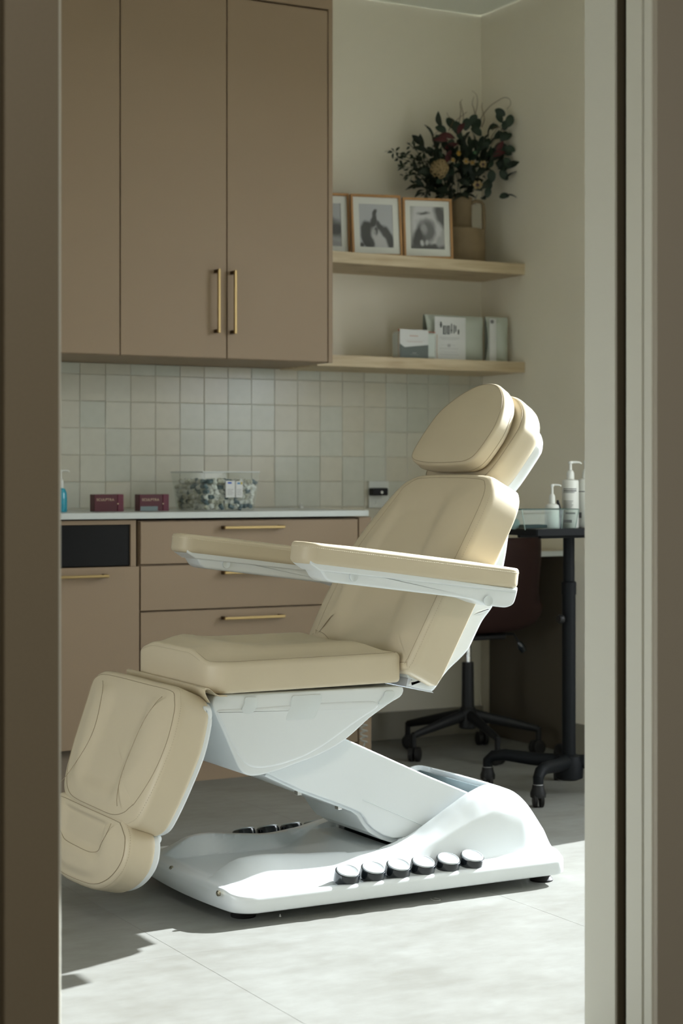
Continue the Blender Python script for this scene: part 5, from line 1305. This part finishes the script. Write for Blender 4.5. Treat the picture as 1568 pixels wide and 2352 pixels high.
# bottles behind the glass box
WB_ = mat('white_bottle', (0.66, 0.665, 0.62), 0.4); INKB = mat('black_print', (0.10, 0.10, 0.10), 0.6)
def bottle(label, px_, y_, w_px, ytop, ybot_z, cap_top, s_, name='pump_bottle', sq=0.0, lines=()):
    p = at(px_, 1213, y_); r_ = (at(px_+w_px/2, 1200, y_)-at(px_-w_px/2, 1200, y_)).length/2*0.86
    h = at(px_, ytop, y_).z-zg; hc_ = at(px_, cap_top, y_).z-zg-h
    t = thing(name, label, 'bottle', (p.x, y_, zg), 'pump bottles on the tray')
    b_ = MB().lathe([(0.0001, 0.0005), (r_*0.94, 0.0005), (r_, 0.004), (r_, h-0.008-sq), (r_*0.93, h-0.003-sq*0.6), (r_*0.6, h-0.0005), (0.0001, h)], (p.x, y_, zg), 40).build('body', WB_, t, smooth=True, angle=50, origin=(p.x, y_, zg))
    pump(t, p.x, y_, zg+h, hc_, s_, (0.88, -0.45, 0), WB_)
    fd = Vector((-p.x, -y_, 0)).normalized(); fa0 = math.atan2(fd.y, fd.x)
    for (ya, yb, a0_, a1_) in lines:
        za, zb = at(px_, ya, y_-r_).z, at(px_, yb, y_-r_).z
        mb = MB(); k2 = 10; ring0 = []
        for i in range(k2+1):
            an = fa0+math.radians(a0_+(a1_-a0_)*i/k2)
            for rr_ in (r_+0.0004,):
                ring0.append([Vector((p.x+rr_*math.cos(an), y_+rr_*math.sin(an), za)), Vector((p.x+rr_*math.cos(an), y_+rr_*math.sin(an), zb)), Vector((p.x+(r_-0.001)*math.cos(an), y_+(r_-0.001)*math.sin(an), zb)), Vector((p.x+(r_-0.001)*math.cos(an), y_+(r_-0.001)*math.sin(an), za))])
        mb.rings(ring0); mb.build('printed_line', INKB, t)
    return t
L1 = [(1122, 1124, -55, 45), (1126, 1129, -55, 45), (1130.5, 1132, -55, 30)]+[(1150+3*i, 1151+3*i, -55, 20-6*(i % 3)) for i in range(6)]+[(1177, 1181, -35, 35), (1194, 1201, -50, 10)]
bottle('tall white pump bottle with black print behind the glass box', 1309.5, gy+0.125, 36, 1101, 0, 1060, 1.25, lines=L1)
bottle('tall white pump bottle cut off by the doorway edge', 1345, gy+0.130, 36, 1099, 0, 1058, 1.25, lines=[(1128, 1130, -60, 40), (1177, 1190, -60, -30)])
bottle('short white pump bottle behind the glass box', 1267.5, gy+0.105, 31, 1157, 0, 1112, 1.0, sq=0.004)
pk = at(1286.5, 1208, gy+0.098)
br_ = thing('dropper_bottle', 'slim black bottle with a rounded black top between the white bottles', 'bottle', (pk.x, gy+0.098, zg))
MB().lathe([(0.0001, 0.0005), (0.0080, 0.0005), (0.0085, 0.003), (0.0085, 0.060), (0.0078, 0.064), (0.0001, 0.064)], (pk.x, gy+0.098, zg), 20).build('body', BLACKG, br_, smooth=True, angle=45, origin=(pk.x, gy+0.098, zg))
tp = at(1280.5, 1147, gy+0.098)
MB().tube([Vector((pk.x-0.002, gy+0.098, zg+0.062)), Vector((pk.x-0.004, gy+0.098, zg+0.074)), Vector((tp.x, gy+0.098, tp.z-0.010)), Vector((tp.x, gy+0.098, tp.z-0.002))], [0.0050, 0.0042, 0.0050, 0.0038], 12).build('cap', BLACKP, br_, smooth=True, origin=(pk.x, gy+0.098, zg))
ts = at(1180, 1203, gy+0.06); tsr = 0.019
ball = MB().lathe([(0.0001, 0)]+[(tsr*math.sin(PI*i/12), tsr*0.95*(1-math.cos(PI*i/12))) for i in range(1, 12)]+[(0.0001, 2*0.95*tsr)], (ts.x, gy+0.06, zg+0.0005), 28).build('sponge', mat('grey_teal_sponge', (0.17, 0.24, 0.23), 0.85, bump=0.4, bscale=400), None, smooth=True, origin=(ts.x, gy+0.06, zg))
tag(ball, 'rounded grey teal sponge at the left end of the tray', 'sponge')
# bits under the treatment chair
fbz = MB().tube([at(905+9*math.cos(a_*0.9)+a_*0.3, 1999+0*a_, Z=0.003)+Vector((0, 0, 0)) for a_ in range(2)], 0.001, 4) if False else None
p0 = at(1000, 2066, Z=0.002); pts = [p0+Vector((0.010*math.cos(a_/10*5.2+2.2), 0.016*math.sin(a_/10*5.2+2.2), 0.0005)) for a_ in range(11)]
tag(MB().tube(pts, 0.0006, 5).build('cable_tie_loop', mat('pale_thread', (0.5, 0.5, 0.47), 0.6), None, origin=p0), 'thin loop of pale thread on the floor beside the chair base', 'thread')
for (a, b, nm) in ((815, 865, 0), (905, 925, 1)):
    y_ = 3.86
    q0 = at(a, 2078 if nm == 0 else 2065, y_); q1 = at(b, 2072 if nm == 0 else 2066, y_)
    pts = [Vector((q0.x+(q1.x-q0.x)*i/8, y_, 0.024-0.014*math.sin(PI*i/8)+(0.004 if nm else 0))) for i in range(9)]
    MB().tube(pts, 0.0035, 8).build('under_cable', mat('pale_cable', (0.40, 0.40, 0.36), 0.6), ch, smooth=True, origin=q0)
cr = at(643, 2106, Z=0.0)
tag(MB().lathe([(0.0001, 0.0003), (0.003, 0.0003), (0.0025, 0.003), (0.0008, 0.007), (0.0001, 0.0075)], cr, 6).build('crumb', mat('white_crumb', (0.7, 0.7, 0.68), 0.8), None, origin=cr), 'tiny white crumb on the floor by the near chair foot', 'crumb')
